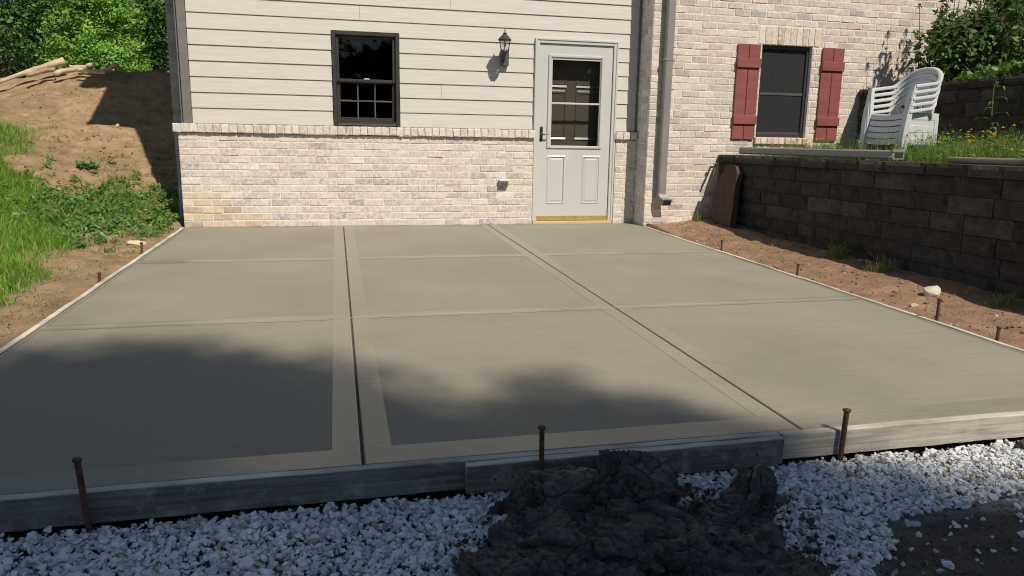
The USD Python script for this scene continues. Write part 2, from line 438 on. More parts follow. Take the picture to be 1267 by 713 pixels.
def plate(x0, x1, y0, y1, bev, th=.09, hole=None):
    """slab piece with a rounded-over rim; hole = a rectangle cut out of its top (filled by the field)"""
    zt = lambda yy, d=0: slab_z(np.array(yy)) - d
    mb = MB()
    o = [(x0, y0), (x1, y0), (x1, y1), (x0, y1)]
    i = [(x0 + bev, y0 + bev), (x1 - bev, y0 + bev), (x1 - bev, y1 - bev), (x0 + bev, y1 - bev)]
    m = [(x0 + bev * .3, y0 + bev * .3), (x1 - bev * .3, y0 + bev * .3), (x1 - bev * .3, y1 - bev * .3), (x0 + bev * .3, y1 - bev * .3)]
    h = [(hole[0], hole[2]), (hole[1], hole[2]), (hole[1], hole[3]), (hole[0], hole[3])]
    v = [(a, b, float(zt(b, th))) for a, b in o] + [(a, b, float(zt(b, bev))) for a, b in o] + [(a, b, float(zt(b, bev * .3))) for a, b in m] + [(a, b, float(zt(b))) for a, b in i] + [(a, b, float(zt(b))) for a, b in h]
    f = []
    for k in range(4):
        n = (k + 1) % 4
        for l in range(4):
            f.append((4 * l + k, 4 * l + n, 4 * l + 4 + n, 4 * l + 4 + k))
    return np.array(v), np.array(f)


for i, (xa, xb) in enumerate(xs):
    for j, (ya, yb) in enumerate(ys):
        ml = .10 if i else .03; mr = .10 if i < 2 else .03
        hole = (xa + ml, xb - mr, ya + (.14 if j == 0 else .055), yb - .055)
        pn = obj('concrete_panel', plate(xa, xb, ya, yb, .007, hole=hole), 'concrete_trowel', patio)
        gx_, gy_ = np.linspace(hole[0], hole[1], 8), np.linspace(hole[2], hole[3], 8)
        A, B = np.meshgrid(gx_, gy_, indexing='ij')
        v = np.stack([A, B, slab_z(B) - .0012], -1).reshape(-1, 3)
        a_, b_ = np.meshgrid(np.arange(7), np.arange(7), indexing='ij')
        qq = np.stack([a_ * 8 + b_, (a_ + 1) * 8 + b_, (a_ + 1) * 8 + b_ + 1, a_ * 8 + b_ + 1], -1).reshape(-1, 4)
        obj('broomed_field', (v, qq), 'concrete_broom', pn)
mb = MB()
for xj in (XJ1, XJ2):
    mb.box((xj - .0058, YN + .01, -.2), (xj + .0058, 8.63, -.13 + 0.0))
    v, f = prism([(YN + .004, slab_z(YN) - .012), (8.636, slab_z(8.636) - .012), (8.636, -.12), (YN + .004, -.22)], xj - .0043, xj + .0043, 0)
    obj('joint_strip', (v, f), 'joint_filler', patio)
mb = MB()
for yj in (4.432, 6.472):
    v, f = prism([(yj - .0038, slab_z(yj) - .09), (yj + .0038, slab_z(yj) - .09), (yj + .0038, slab_z(yj) - .007), (yj - .0038, slab_z(yj) - .007)], X0, X1, 0)
    obj('joint_base', (v, f), 'concrete_broom', patio)

# ------------------------------------------------------------------ form boards and stakes


def board(name, label, p0, p1, w, h, zoff=0.0, tintc=(.28, .25, .21), top=(.5, .47, .41), group='wooden form boards round the patio', seed=1):
    """timber on edge from p0 to p1 (xy), top following the slab; the top edge is splashed with pale cement"""
    p0, p1 = np.array(p0, float), np.array(p1, float)
    d = p1 - p0; ln = np.linalg.norm(d); d /= ln; nn = np.array([-d[1], d[0]])
    n = max(int(ln / .04), 4)
    s = np.linspace(0, ln, n)
    c = p0 + s[:, None] * d
    zt = slab_z(c[:, 1]) + zoff + (noise(np.stack([s * 3, 0 * s, 0 * s], -1), seed) - .5) * .004 + (noise(np.stack([s * 14, 0 * s, 0 * s], -1), seed + 5) - .5) * .003
    e = .004
    prof = [(-w / 2, -h, 0), (-w / 2, -e, 0), (-w / 2 + e, 0, 1), (w / 2 - e, 0, 1), (w / 2, -e, 0), (w / 2, -h, 0)]
    v, t = [], []
    g = np.array(tintc)
    for a, b, tp in prof:
        v.append(np.stack([c[:, 0] + nn[0] * a, c[:, 1] + nn[1] * a, zt + b], -1))
        nz = noise(np.stack([s * 9, 0 * s + a * 50, 0 * s + b * 20], -1), seed + 2)[:, None]
        t.append(np.where(tp, np.array(top) * (.75 + .4 * nz), g * (.8 + .4 * nz)))
    v, t = np.stack(v, 1), np.stack(t, 1)
    k = len(prof)
    i, j = np.meshgrid(np.arange(n - 1), np.arange(k), indexing='ij')
    f = np.stack([i * k + j, i * k + (j + 1) % k, (i + 1) * k + (j + 1) % k, (i + 1) * k + j], -1).reshape(-1, 4)
    f = np.vstack([f, [[3, 2, 1, 0], [0, 5, 4, 3]], (n - 1) * k + np.array([[0, 1, 2, 3], [3, 4, 5, 0]])])
    o = obj(name, (v.reshape(-1, 3), f), 'board_wood', tint=t.reshape(-1, 3))
    return tag(o, label, 'form board', group)


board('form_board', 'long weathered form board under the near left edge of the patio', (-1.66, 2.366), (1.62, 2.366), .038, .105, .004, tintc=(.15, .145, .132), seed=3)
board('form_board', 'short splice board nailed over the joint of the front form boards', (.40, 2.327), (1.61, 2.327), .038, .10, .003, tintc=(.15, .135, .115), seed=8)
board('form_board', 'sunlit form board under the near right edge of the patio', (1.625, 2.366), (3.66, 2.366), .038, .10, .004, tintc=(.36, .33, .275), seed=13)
board('form_board', 'thin pale form board along the left side of the patio by the grass bank', (-1.64, 8.60), (-1.64, 2.39), .035, .11, .006, top=(.58, .54, .46), seed=17)
board('form_board', 'thin pale form board along the right side of the patio by the dirt strip', (3.603, 8.30), (3.603, 2.39), .03, .11, .004, top=(.60, .55, .46), seed=23)
# nail heads on the splice board are parts of it
sb_ = stage.GetPrimAtPath('/World/form_board_001')
for px_, pz_ in ((.50, -.165), (.56, -.16), (1.50, -.16), (1.40, -.19)):
    v, f = lathe([(0, .003), (.004, .003), (.005, 0), (0, 0)], 8)
    v = v[:, [0, 2, 1]] * [1, -1, 1] + [px_, 2.3075, pz_]
    obj('nail_head', (v, f[:, ::-1]), 'rusty_steel', sb_)


def stake(x, y, z0, z1, r, label, lean=(0, 0), group='steel form stakes'):
    t = thing('form_stake', label, 'stake', (x, y, z0), 0, group)
    h = z1 - z0
    top = np.array([lean[0], lean[1], h])
    k = np.linspace(0, 1, 5)[:, None]
    obj('shaft', tube(k * top, r, 10), 'rusty_steel', t, smooth=50)
    hd = [(0, .0), (r * 1.05, .0), (r * 1.45, .005), (r * 1.55, .009), (r * 1.35, .012), (0, .014)]
    v, f = lathe(hd, 12)
    obj('head', (v + top - [0, 0, .004], f), 'rusty_steel', t, smooth=50)


stake(-.765, 2.325, -.36, .010, .0095, 'rusty steel stake leaning left at the near left of the patio', (-.02, -.004))
stake(.662, 2.288, -.36, .016, .009, 'upright rusty steel stake against the short splice board', (-.006, 0))
stake(1.870, 2.325, -.36, -.022, .0105, 'dark steel stake between gravel and sunlit form board', (.012, 0))
for (xx, yy, zz, lb) in ((3.645, 6.50, .055, 'small rusty stake in the dirt strip nearest the brick house'), (3.645, 5.27, .022, 'small rusty stake in the dirt strip, third from the near end'),
                         (3.65, 3.79, .045, 'tall rusty stake in the dirt strip near the white rock'), (3.66, 3.355, -.028, 'short reddish stake in the dirt strip at the near end'),
                         (-1.685, 7.0, .05, 'small dark stake in the dirt left of the patio, nearer the house'), (-1.685, 5.75, .0, 'short dark stake in the dirt left of the patio, nearer the viewer')):
    stake(xx, yy, -.3, zz, .010, lb, (rng.normal() * .006, rng.normal() * .006))

# ------------------------------------------------------------------ the house
house = thing('house', 'two storey house with cream brick base, beige lap siding and brick wing', 'house')
BH, BL = .0786, .205
PAL = np.array([(.60, .53, .45), (.64, .58, .50), (.56, .47, .39), (.52, .45, .38), (.46, .41, .36), (.38, .34, .31), (.58, .50, .40), (.50, .41, .33), (.62, .55, .48), (.34, .31, .29), (.55, .42, .34)])
PAL = (PAL * .72 + PAL.mean(0) * 1.04 * .28) * np.array([1.0, 1.015, 1.05])
PW = np.array([.17, .17, .13, .10, .10, .06, .09, .06, .08, .02, .02]); PW /= PW.sum()


def brick_shape(w, h, d, r, jit=.0016, ch=.005):
    """brick with worn edges: face at y = 0, depth to +y; x 0..w, z 0..h (12 vertices, 18 triangles)"""
    v = np.array([[0, d, 0], [w, d, 0], [w, d, h], [0, d, h], [0, ch, 0], [w, ch, 0], [w, ch, h], [0, ch, h],
                  [ch, 0, ch], [w - ch, 0, ch], [w - ch, 0, h - ch], [ch, 0, h - ch]], float)
    v[4:] += r.normal(size=(8, 3)) * jit
    v[4:, 1] += r.normal() * .0013
    f = np.array([[8, 9, 10, 11], [4, 5, 9, 8], [5, 6, 10, 9], [6, 7, 11, 10], [7, 4, 8, 11], [0, 1, 5, 4], [1, 2, 6, 5], [2, 3, 7, 6], [3, 0, 4, 7]])
    return v, f


def brick_tint(r, warm=0.0, dark=1.0):
    c = PAL[r.choice(len(PAL), p=PW)] * (1 + r.normal() * .05)
    return c * (np.array([1.0, .92, .80]) if warm else 1) * dark


wain = obj('brick_wainscot', MB().box((-1.635, YW + .0045, -.12), (2.30, YW + .10, 1.0125)).box((3.332, YW + .0045, -.12), (3.598, YW + .10, 1.0125)), 'mortar', house)
br = np.random.default_rng(21)


def course_bricks(xa, xb, r, start_half):
    """x intervals of one running-bond course from xa to xb"""
    out, x = [], xa
    first = BL * (.5 if start_half else 1.0)
    while x < xb - .02:
        w = first if not out else BL * (1 + r.normal() * .012)
        e = min(x + w, xb)
        if xb - e < .035:
            e = xb
        out.append((x, e)); x = e
    return out


J = .009
for k in range(13):
    z0 = -.010 + k * BH
    for xa, xb, sh in ((-1.64, 2.297, k % 2), (3.335, 3.598, (k + 1) % 2)):
        for (a, b) in course_bricks(xa, xb, br, sh):
            v, f = brick_shape(b - a - J, BH - J, .05, br)
            v = v + [a + J / 2, YW, z0 + J / 2]
            warm = 1 if (k < 5 and a < -1.64 + .25 + .12 * (5 - k) and a < -.9) else 0
            obj('brick', (v, f), 'brick_stained' if warm else 'brick', wain, tint=brick_tint(br, warm))
sill = obj('sill_course', MB().box((-1.675, YW - .022, 1.022), (2.30, YW + .06, 1.106)).box((3.312, YW - .022, 1.022), (3.60, YW + .06, 1.106)), 'mortar', house)
for xa, xb in ((-1.685, 2.298), (3.315, 3.60)):
    n = int(round((xb - xa) / .0815)); w = (xb - xa) / n
    for k in range(n):
        v, f = brick_shape(w - .008, .092, .09, br, .0025, .008)
        v = v + [xa + k * w + .004, YW - .038, 1.018]
        c = brick_tint(br); c = c * .35 + np.array([.66, .60, .52]) * .65 if br.random() < .55 else c * .7 + np.array([.5, .42, .34]) * .3
        obj('rowlock_brick', (v, f), 'brick', sill, tint=c)

# siding
WX0, WX1, WZ0, WZ1 = -.012, .722, 1.122, 2.135
DX0, DX1, DZ0, DZ1 = 2.303, 3.308, .03, 2.150
RH = .1625
sid = obj('siding_wall', MB().box((-1.60, 8.715, 1.11), (WX0, 8.80, 3.05)).box((WX0, 8.715, WZ1), (WX1, 8.80, 3.05)).box((WX1, 8.715, 1.11), (DX0, 8.80, 3.05))
          .box((DX0, 8.715, DZ1), (DX1, 8.80, 3.05)).box((DX1, 8.715, 1.11), (3.70, 8.80, 3.05)), 'taupe_trim', house)
sx0, sx1 = -1.482, 3.592
joints = {8: [1.30], 7: [.30], 9: [2.4], 5: [1.9], 10: [.1], 2: [1.2]}
for k in range(12):
    z0 = 1.118 + k * RH; z1 = z0 + RH + .018
    cuts, notch = [(sx0, sx1)], []
    for (oa, ob, za, zb) in ((WX0 - .004, WX1 + .004, WZ0, WZ1 + .004), (DX0 - .006, DX1 + .006, 0, DZ1 + .006)):
        if z0 < zb - .02 and z0 + RH > za:
            if zb < z0 + RH - .02:          # the opening ends inside this course: the plank is notched
                notch.append((oa, ob, zb))
            else:
                cuts = [s for (p, q_) in cuts for s in ((p, min(q_, oa)), (max(p, ob), q_)) if s[1] - s[0] > .02]
    for (ca_, cb_) in cuts:
        segs, a = [], ca_
        for xj in joints.get(k, []):
            if a + .2 < xj < cb_ - .2:
                segs.append((a, xj - .0015)); a = xj + .0015
        segs.append((a, cb_))
        for (a, b) in segs:
            off = rng.normal() * .0008
            f0 = lambda z: 8.682 + off + (z - z0) * .075
            mb, x_ = MB(), a
            pieces = []
            for (oa, ob, zb) in notch:
                if a < oa and ob < b:
                    pieces += [(x_, oa, z0), (oa, ob, zb)]; x_ = ob
            pieces.append((x_, b, z0))
            for (xa, xb, za) in pieces:
                mb.add(*prism([(f0(za), za), (f0(za) + .0105, za), (f0(z1) + .0105, z1), (f0(z1), z1)], xa, xb, 0))
            obj('siding_plank', mb.data(), 'siding', sid)
obj('corner_trim', chbox((-1.572, 8.664, 1.112), (-1.486, 8.714, 3.05), .003), 'taupe_trim', house)
obj('inside_corner_trim', chbox((3.572, 8.672, 1.112), (3.5985, 8.71, 3.05), .002), 'taupe_trim', house)
obj('sill_flashing', chbox((-1.60, 8.655, 1.1075), (2.296, 8.70, 1.117)), 'taupe_trim', house)
obj('sill_flashing', chbox((3.316, 8.655, 1.1075), (3.596, 8.70, 1.117)), 'taupe_trim', house)

# window of the siding wall
win = thing('window', parent=house)


def frame_mb(x0, x1, z0, z1, w, y0, y1, ch=.004, wb=None):
    wb = w if wb is None else wb
    mb = MB()
    mb.box((x0, y0, z0), (x0 + w, y1, z1), ch=ch).box((x1 - w, y0, z0), (x1, y1, z1), ch=ch)
    mb.box((x0 + w - .001, y0 + .0015, z1 - w), (x1 - w + .001, y1, z1), ch=ch).box((x0 + w - .001, y0 + .0015, z0), (x1 - w + .001, y1, z0 + wb), ch=ch)
    return mb


obj('frame', frame_mb(WX0, WX1, WZ0, WZ1, .042, 8.668, 8.76), 'bronze_vinyl', win)
ix0, ix1, mz = WX0 + .042, WX1 - .042, 1.615
obj('upper_sash', frame_mb(ix0, ix1, mz - .018, WZ1 - .042, .034, 8.70, 8.735), 'bronze_vinyl', win)
obj('lower_sash', frame_mb(ix0, ix1, WZ0 + .042, mz + .012, .04, 8.736, 8.768, wb=.05), 'bronze_vinyl', win)
obj('pane', chbox((ix0 + .03, 8.716, mz + .012), (ix1 - .03, 8.719, WZ1 - .072)), 'window_glass', win)
obj('pane', chbox((ix0 + .036, 8.751, WZ0 + .088), (ix1 - .036, 8.754, mz - .024)), 'window_glass', win)
for k in (1, 2):
    xm = ix0 + .04 + (ix1 - ix0 - .08) * k / 3
    obj('muntin', chbox((xm - .008, 8.743, WZ0 + .09), (xm + .008, 8.749, mz - .026), .002), 'bronze_light', win)
zmu = WZ0 + .09 + .185
obj('muntin', chbox((ix0 + .04, 8.7415, zmu - .008), (ix1 - .04, 8.7428, zmu + .008)), 'bronze_light', win)
obj('sash_lock', chbox((.33, 8.69, mz + .014), (.39, 8.70, mz + .024), .002), 'white_paint', win)
obj('sill_strip', chbox((WX0 + .05, 8.6645, WZ0 + .004), (WX1 - .05, 8.6675, WZ0 + .024)), 'bronze_light', win)


def room(name, x0, x1, y0, y1, z0, z1):
    mb = MB(); v, f = chbox((x0, y0, z0), (x1, y1, z1))
    n = np.cross(v[f[:, 1]] - v[f[:, 0]], v[f[:, 2]] - v[f[:, 0]])
    keep = ~((np.abs(n[:, 1]) > .5 * np.linalg.norm(n, axis=1)) & (v[f].mean(1)[:, 1] < y0 + 1e-6))
    obj(name, (v, f[keep][:, ::-1]), 'dark_room', house)


room('window_recess', WX0 + .01, WX1 - .01, 8.80, 11.5, WZ0 - .3, WZ1 + .1)

# door: storm door in a frame, an inner panel door close behind it
door = thing('door', parent=house)
mb = MB()
mb.box((DX0, 8.662, DZ0), (DX0 + .045, 8.90, DZ1), ch=.004).box((DX1 - .045, 8.662, DZ0), (DX1, 8.90, DZ1), ch=.004).box((DX0 + .044, 8.664, DZ1 - .045), (DX1 - .044, 8.90, DZ1), ch=.004)
mb.box((DX0 - .012, 8.652, DZ0), (DX0 + .012, 8.70, DZ1 + .010), ch=.003).box((DX1 - .012, 8.652, DZ0), (DX1 + .012, 8.70, DZ1 + .010), ch=.003).box((DX0 + .011, 8.6535, DZ1 - .010), (DX1 - .011, 8.70, DZ1 + .012), ch=.003)
obj('door_frame', mb.data(), 'door_paint', door)
lx0, lx1, lz0, lz1 = DX0 + .049, DX1 - .049, .062, DZ1 - .049
gx0, gx1, gz0, gz1 = 2.512, 3.108, .924, 1.928
yl0, yl1 = 8.685, 8.725
mb = MB()
pa = [(2.470, 2.700), (2.915, 3.145)]; pz0, pz1 = .235, .82
mb.box((lx0, yl0, lz0), (gx0, yl1, lz1)).box((gx1, yl0, lz0), (lx1, yl1, lz1)).box((gx0, yl0, gz1), (gx1, yl1, lz1)).box((gx0, yl0 + .0002, pz1 + .0), (gx1, yl1, gz0))
mb.box((gx0, yl0 + .0002, lz0), (gx1, yl1, pz0)).box((pa[0][1], yl0 + .0003, pz0), (pa[1][0], yl1, pz1))
storm = obj('storm_door', mb.data(), 'door_paint', door)
for (a, b) in pa:
    mb = MB()
    q_ = [(a, b, pz0, pz1, 0.0), (a + .016, b - .016, pz0 + .016, pz1 - .016, -.007), (a + .026, b - .026, pz0 + .026, pz1 - .026, .008), (a + .05, b - .05, pz0 + .05, pz1 - .05, .001)]
    vv = []
    for (xa, xb, za, zb, d) in q_:
        vv += [(xa, yl0 + d - .0006, za), (xb, yl0 + d - .0006, za), (xb, yl0 + d - .0006, zb), (xa, yl0 + d - .0006, zb)]
    ff = [(4 * l + k, 4 * l + (k + 1) % 4, 4 * l + 4 + (k + 1) % 4, 4 * l + 4 + k) for l in range(3) for k in range(4)] + [(12, 13, 14, 15)]
    obj('raised_panel', (np.array(vv), np.array(ff)), 'door_paint', storm)
obj('glass_trim', frame_mb(gx0 - .052, gx1 + .042, gz0 - .022, gz1 + .058, .034, 8.668, 8.69, ch=.006), 'door_paint', storm)
obj('glass_rail', chbox((gx0, 8.676, 1.418), (gx1, 8.700, 1.440), .004), 'door_paint', storm)
obj('pane', chbox((gx0 - .005, 8.702, gz0 - .005), (gx1 + .005, 8.705, gz1 + .005)), 'door_glass', door)
hd = MB()
v, f = lathe([(0, 0), (.017, 0), (.015, .008), (.009, .012), (.009, .05), (0, .05)], 12)
hd.box((2.374, 8.672, .985), (2.408, 8.684, 1.155), ch=.005).box((2.382, 8.652, 1.05), (2.40, 8.674, 1.075), ch=.003)
hd.tube([(2.391, 8.652, 1.063), (2.391, 8.632, 1.063), (2.42, 8.626, 1.064), (2.475, 8.626, 1.066)], .008, 8)
hd.box((2.382, 8.655, 1.115), (2.400, 8.674, 1.14), ch=.003)
obj('handle', hd.data(), 'black_metal', storm)
obj('sweep', chbox((lx0, 8.679, .034), (lx1, 8.70, .094), .003), 'brass', storm)
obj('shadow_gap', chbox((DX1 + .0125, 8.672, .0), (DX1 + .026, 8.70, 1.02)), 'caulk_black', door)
obj('threshold', chbox((DX0 - .004, 8.645, -.008), (DX1 + .004, 8.90, .030), .004), 'raw_wood', door)
# inner door with raised panels
yi = 8.868
mb = MB().box((DX0 + .05, yi, .06), (DX1 - .05, yi + .045, 2.10))
inner = obj('inner_door', mb.data(), 'inner_door_paint', door)
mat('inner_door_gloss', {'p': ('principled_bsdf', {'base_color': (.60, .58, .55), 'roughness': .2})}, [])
for (xa, xb) in ((2.43, 2.745), (2.865, 3.15)):
    for (za, zb, led) in ((1.655, 1.98, (1.628, 1.655)), (1.04, 1.575, (1.012, 1.04)), (.2, .86, None)):
        obj('panel_moulding', frame_mb(xa, xb, za, zb, .02, yi - .010, yi - .0005, ch=.004), 'inner_door_paint', inner)
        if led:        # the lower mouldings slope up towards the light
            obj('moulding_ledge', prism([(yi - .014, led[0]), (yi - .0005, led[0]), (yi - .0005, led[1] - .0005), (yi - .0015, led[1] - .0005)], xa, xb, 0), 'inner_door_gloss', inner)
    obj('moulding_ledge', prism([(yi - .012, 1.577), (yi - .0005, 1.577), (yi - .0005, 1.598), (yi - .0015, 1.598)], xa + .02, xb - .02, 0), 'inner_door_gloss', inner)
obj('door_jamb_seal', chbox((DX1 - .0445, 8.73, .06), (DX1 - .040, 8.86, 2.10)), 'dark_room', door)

# outlet box
ob = thing('outlet_box', parent=house)
obj('cover', chbox((1.872, 8.606, .452), (1.983, 8.658, .530), .008), 'taupe_metal', ob)
obj('lid', chbox((1.868, 8.598, .512), (1.987, 8.659, .537), .006), 'white_paint', ob)
obj('face', chbox((1.885, 8.6035, .466), (1.97, 8.607, .502)), 'bronze_light', ob)

# brick wing
YG, XG = 8.33, 3.60
GWX0, GWX1, GWZ0, GWZ1 = 5.020, 5.705, 1.075, 2.165
wing = MB()
wing.box((XG + .0045, YG + .0045, -.12), (GWX0, YG + .10, 3.0)).box((GWX0, YG + .0045, GWZ1), (GWX1, YG + .10, 3.0)).box((GWX1, YG + .0045, -.12), (8.19, YG + .10, 3.0)).box((GWX0, YG + .0045, -.12), (GWX1, YG + .10, GWZ0))
wing.box((XG + .005, YG + .10, -.12), (XG + .10, 8.9, 3.0)).box((8.09, YG + .10, -.12), (8.19, 12.0, 3.0))
wingw = obj('brick_wing', wing.data(), 'mortar', house)
wb = np.random.default_rng(77)
rest, singles = MB(), []
for k in range(38):
    z0 = -.05 + k * BH
    for (a, b) in course_bricks(XG, 8.20, wb, k % 2):
        ivs = [(a, b)]
        zc = z0 + BH / 2
        holes = [(GWX0, GWX1, GWZ0 - .08, GWZ1)] + [(4.955, 5.80, GWZ1, GWZ1 + .212)]
        for (ha, hb, hz0, hz1) in holes:
            if hz0 < zc < hz1:
                ivs = [s for (p, r_) in ivs for s in ((p, min(r_, ha)), (max(p, hb), r_)) if s[1] - s[0] > .03]
        for (p, r_) in ivs:
            if (p > 4.75 and z0 < .5) or (p > 6.7 and z0 < 1.4):
                continue
            v, f = brick_shape(r_ - p - J, BH - J, .05, wb)
            v = v + [p + J / 2, YG, z0 + J / 2]
            singles.append((p - .55 * z0, v, f, brick_tint(wb)))
singles.sort(key=lambda s: s[0])
nsing = 300 - _names.get((str(wain.GetPath()), 'brick'), 0) - 1
vis = [s for s in singles if s[1][:, 2].max() < 2.62 and s[1][:, 2].min() > -.02]
chosen = set(map(id, vis[:max(nsing, 0)]))
for s in singles:
    if id(s) in chosen:
        obj('brick', (s[1], s[2]), 'brick_plain', wingw, tint=s[3])
    else:
        rest.add(s[1], s[2], s[3])
# return face of the wing and the set-back wall at the far left corner
for k in range(38):
    z0 = -.05 + k * BH
    for (a, b) in course_bricks(YG + .052, YG + .36, wb, (k + 1) % 2):
        v, f = brick_shape(b - a - J, BH - J, .05, wb)
        v = np.stack([XG + v[:, 1], (YG + .36) - (a - YG - .052) - J / 2 - v[:, 0], v[:, 2] + z0 + J / 2], -1)
        rest.add(v, f, brick_tint(wb))
YB, XB = 9.30, -1.80
back = MB().box((XB + .008, YB + .008, -.1), (-1.3, YB + .1, 3.1)).box((XB + .008, YB + .1, -.1), (XB + .1, 16, 5.1))
obj('corner_wall', back.data(), 'mortar', house)
for k in range(40):
    z0 = -.05 + k * BH
    for (a, b) in course_bricks(XB, -1.35, wb, k % 2):
        v, f = brick_shape(b - a - J, BH - J, .05, wb)
        rest.add(v + [a + J / 2, YB, z0 + J / 2], f, brick_tint(wb))
tag(obj('brickwork', rest, 'brick_plain', house), kind='stuff')
# lintel and sill of the wing window
lin = obj('lintel', chbox((4.965, YG + .010, GWZ1 + .004), (5.79, YG + .05, GWZ1 + .206)), 'mortar', house)
for k in range(10):
    w = .835 / 10
    v, f = brick_shape(w - .009, .205, .05, wb)
    obj('soldier_brick', (v + [4.96 + k * w + .0045, YG - .003, GWZ1 + .002], f), 'brick', lin, tint=brick_tint(wb) * [1.0, .95, .86])
gsill = obj('window_sill', chbox((GWX0 - .015, YG - .01, GWZ0 - .076), (GWX1 + .025, YG + .08, GWZ0 - .012)), 'mortar', house)
for k in range(9):
    w = .74 / 9
    v, f = brick_shape(w - .008, .078, .10, wb, .002, .007)
    obj('rowlock_brick', (v + [GWX0 - .025 + k * w + .004, YG - .035, GWZ0 - .082], f), 'brick', gsill, tint=brick_tint(wb) * [1.0, .93, .82])
# wing window
w2 = thing('window', parent=house)
obj('frame', frame_mb(GWX0 + .004, GWX1 - .004, GWZ0, GWZ1 - .004, .04, YG + .052, YG + .13), 'bronze_vinyl', w2)
gz = 1.60
hx0, hx1 = GWX0 + .044, GWX1 - .044
obj('sash', frame_mb(hx0, hx1, gz - .02, GWZ1 - .044, .03, YG + .085, YG + .115), 'bronze_vinyl', w2)
obj('sash', frame_mb(hx0, hx1, GWZ0 + .04, gz + .012, .03, YG + .116, YG + .14), 'bronze_vinyl', w2)
obj('pane', chbox((hx0 + .02, YG + .120, GWZ0 + .05), (hx1 - .02, YG + .123, GWZ1 - .06)), 'window_glass', w2)
for k in (1, 2):
    xm = hx0 + .03 + (hx1 - hx0 - .06) * k / 3
    obj('muntin', chbox((xm - .007, YG + .088, gz + .012), (xm + .007, YG + .0945, GWZ1 - .075), .002), 'bronze_light', w2)
zmu = gz + (GWZ1 - gz) * .47
obj('muntin', chbox((hx0 + .03, YG + .0865, zmu - .007), (hx1 - .03, YG + .0878, zmu + .007)), 'bronze_light', w2)
# fly screen: fine weave, half of it open
mat('fly_screen', {'p': ('principled_bsdf', {'base_color': (.020, .022, .026), 'roughness': .7}), 't': ('transparent_bsdf', {}), 'x': ('mix_closure', {'fac': .45})},
    [('p.BSDF', 'x.closure1'), ('t.BSDF', 'x.closure2')], surface='x.closure')
obj('insect_screen', chbox((GWX0 + .03, YG + .074, GWZ0 + .03), (GWX1 - .03, YG + .0745, GWZ1 - .03)), 'fly_screen', w2)
obj('screen_rail', chbox((GWX0 + .04, YG + .066, gz - .016), (GWX1 - .04, YG + .073, gz + .016), .002), 'grey_vinyl', w2)
obj('screen_rail', chbox((GWX0 + .04, YG + .066, GWZ0 + .042), (GWX1 - .04, YG + .073, GWZ0 + .062), .002), 'grey_vinyl', w2)
room('window_recess', GWX0, GWX1, YG + .13, 11.5, GWZ0 - .3, GWZ1 + .1)
# shutters: two boards and two battens each
for (xa, lab) in ((4.683, None), (5.832, None)):
    sh = thing('shutter', parent=house)
    za, zb, W2 = 1.045, 2.158, .305
    for k in range(2):
        obj('board', chbox((xa + k * (W2 / 2) + .003, YG - .026, za), (xa + (k + 1) * W2 / 2 - .003, YG - .004, zb), .004), 'shutter_red', sh)
    for (ba, bb) in ((1.225, 1.33), (1.885, 1.99)):
        obj('batten', chbox((xa - .002, YG - .048, ba), (xa + W2 + .002, YG - .0262, bb), .004), 'shutter_red', sh)
# downspout on the wing
ds = thing('downspout', parent=house)
dx0, dx1, dy0, dy1 = 3.730, 3.828, YG - .105, YG - .030
mb = MB().box((dx0, dy0, .36), (dx1, dy1, 3.05), ch=.012)
obj('pipe', mb.data(), 'taupe_metal', ds)
el_ = MB()
prof = np.array([[dx0 - .002, dy0 - .002], [dx1 + .002, dy0 - .002], [dx1 + .002, dy1 + .002], [dx0 - .002, dy1 + .002]])
rings = []
for t_ in np.linspace(0, 1, 6):
    a_ = t_ * math.radians(62)
    # bends forward and to the right, away from the wall
    cx, cy = (dx0 + dx1) / 2, (dy0 + dy1) / 2
    c0 = np.array([cx + .05 * t_ * t_, cy - .11 * (1 - math.cos(a_)) - .02 * t_, .40 - .13 * math.sin(a_)])
    w_, d_ = (dx1 - dx0) / 2 + .002, (dy1 - dy0) / 2 + .002
    ux, uy = np.array([1, 0, 0.]), np.array([0, math.cos(a_), -math.sin(a_)])
    rings.append([c0 + sx * w_ * ux + sy * d_ * uy for sx, sy in ((-1, -1), (1, -1), (1, 1), (-1, 1))])
R_ = np.array(rings).reshape(-1, 3)
ff = [(4 * l + k, 4 * l + 4 + k, 4 * l + 4 + (k + 1) % 4, 4 * l + (k + 1) % 4) for l in range(5) for k in range(4)] + [(0, 1, 2, 3)]
obj('elbow', (R_, np.array(ff)), 'taupe_metal', ds)
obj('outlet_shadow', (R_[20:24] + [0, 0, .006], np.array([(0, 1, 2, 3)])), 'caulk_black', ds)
obj('strap', chbox((dx0 - .012, dy0 - .003, 1.92), (dx1 + .012, YG - .002, 1.945), .002), 'taupe_metal', ds)
# storeys above the picture and the roof (they throw the shadow on the bank)
up = MB().box((-1.57, 8.69, 3.05), (3.62, 9.2, 6.05)).box((XG, YG, 3.0), (8.19, 9.2, 6.05)).box((XB, YB, 3.1), (-1.5, 16, 4.4))
obj('upper_wall', up.data(), 'siding', house)
rf = MB()
rf.add(*prism([(-1.8, 4.38), (-2.42, 4.25), (-2.19, 5.15), (-1.99, 6.0), (-2.38, 6.08), (-2.13, 6.52), (3.2, 9.0), (8.7, 6.5), (8.7, 4.38)], 9.2, 16.2, 1))
rf.box((-1.7, 8.25, 6.05), (8.6, 9.2, 6.2))
obj('roof', rf.data(), 'roof_shingle', house)

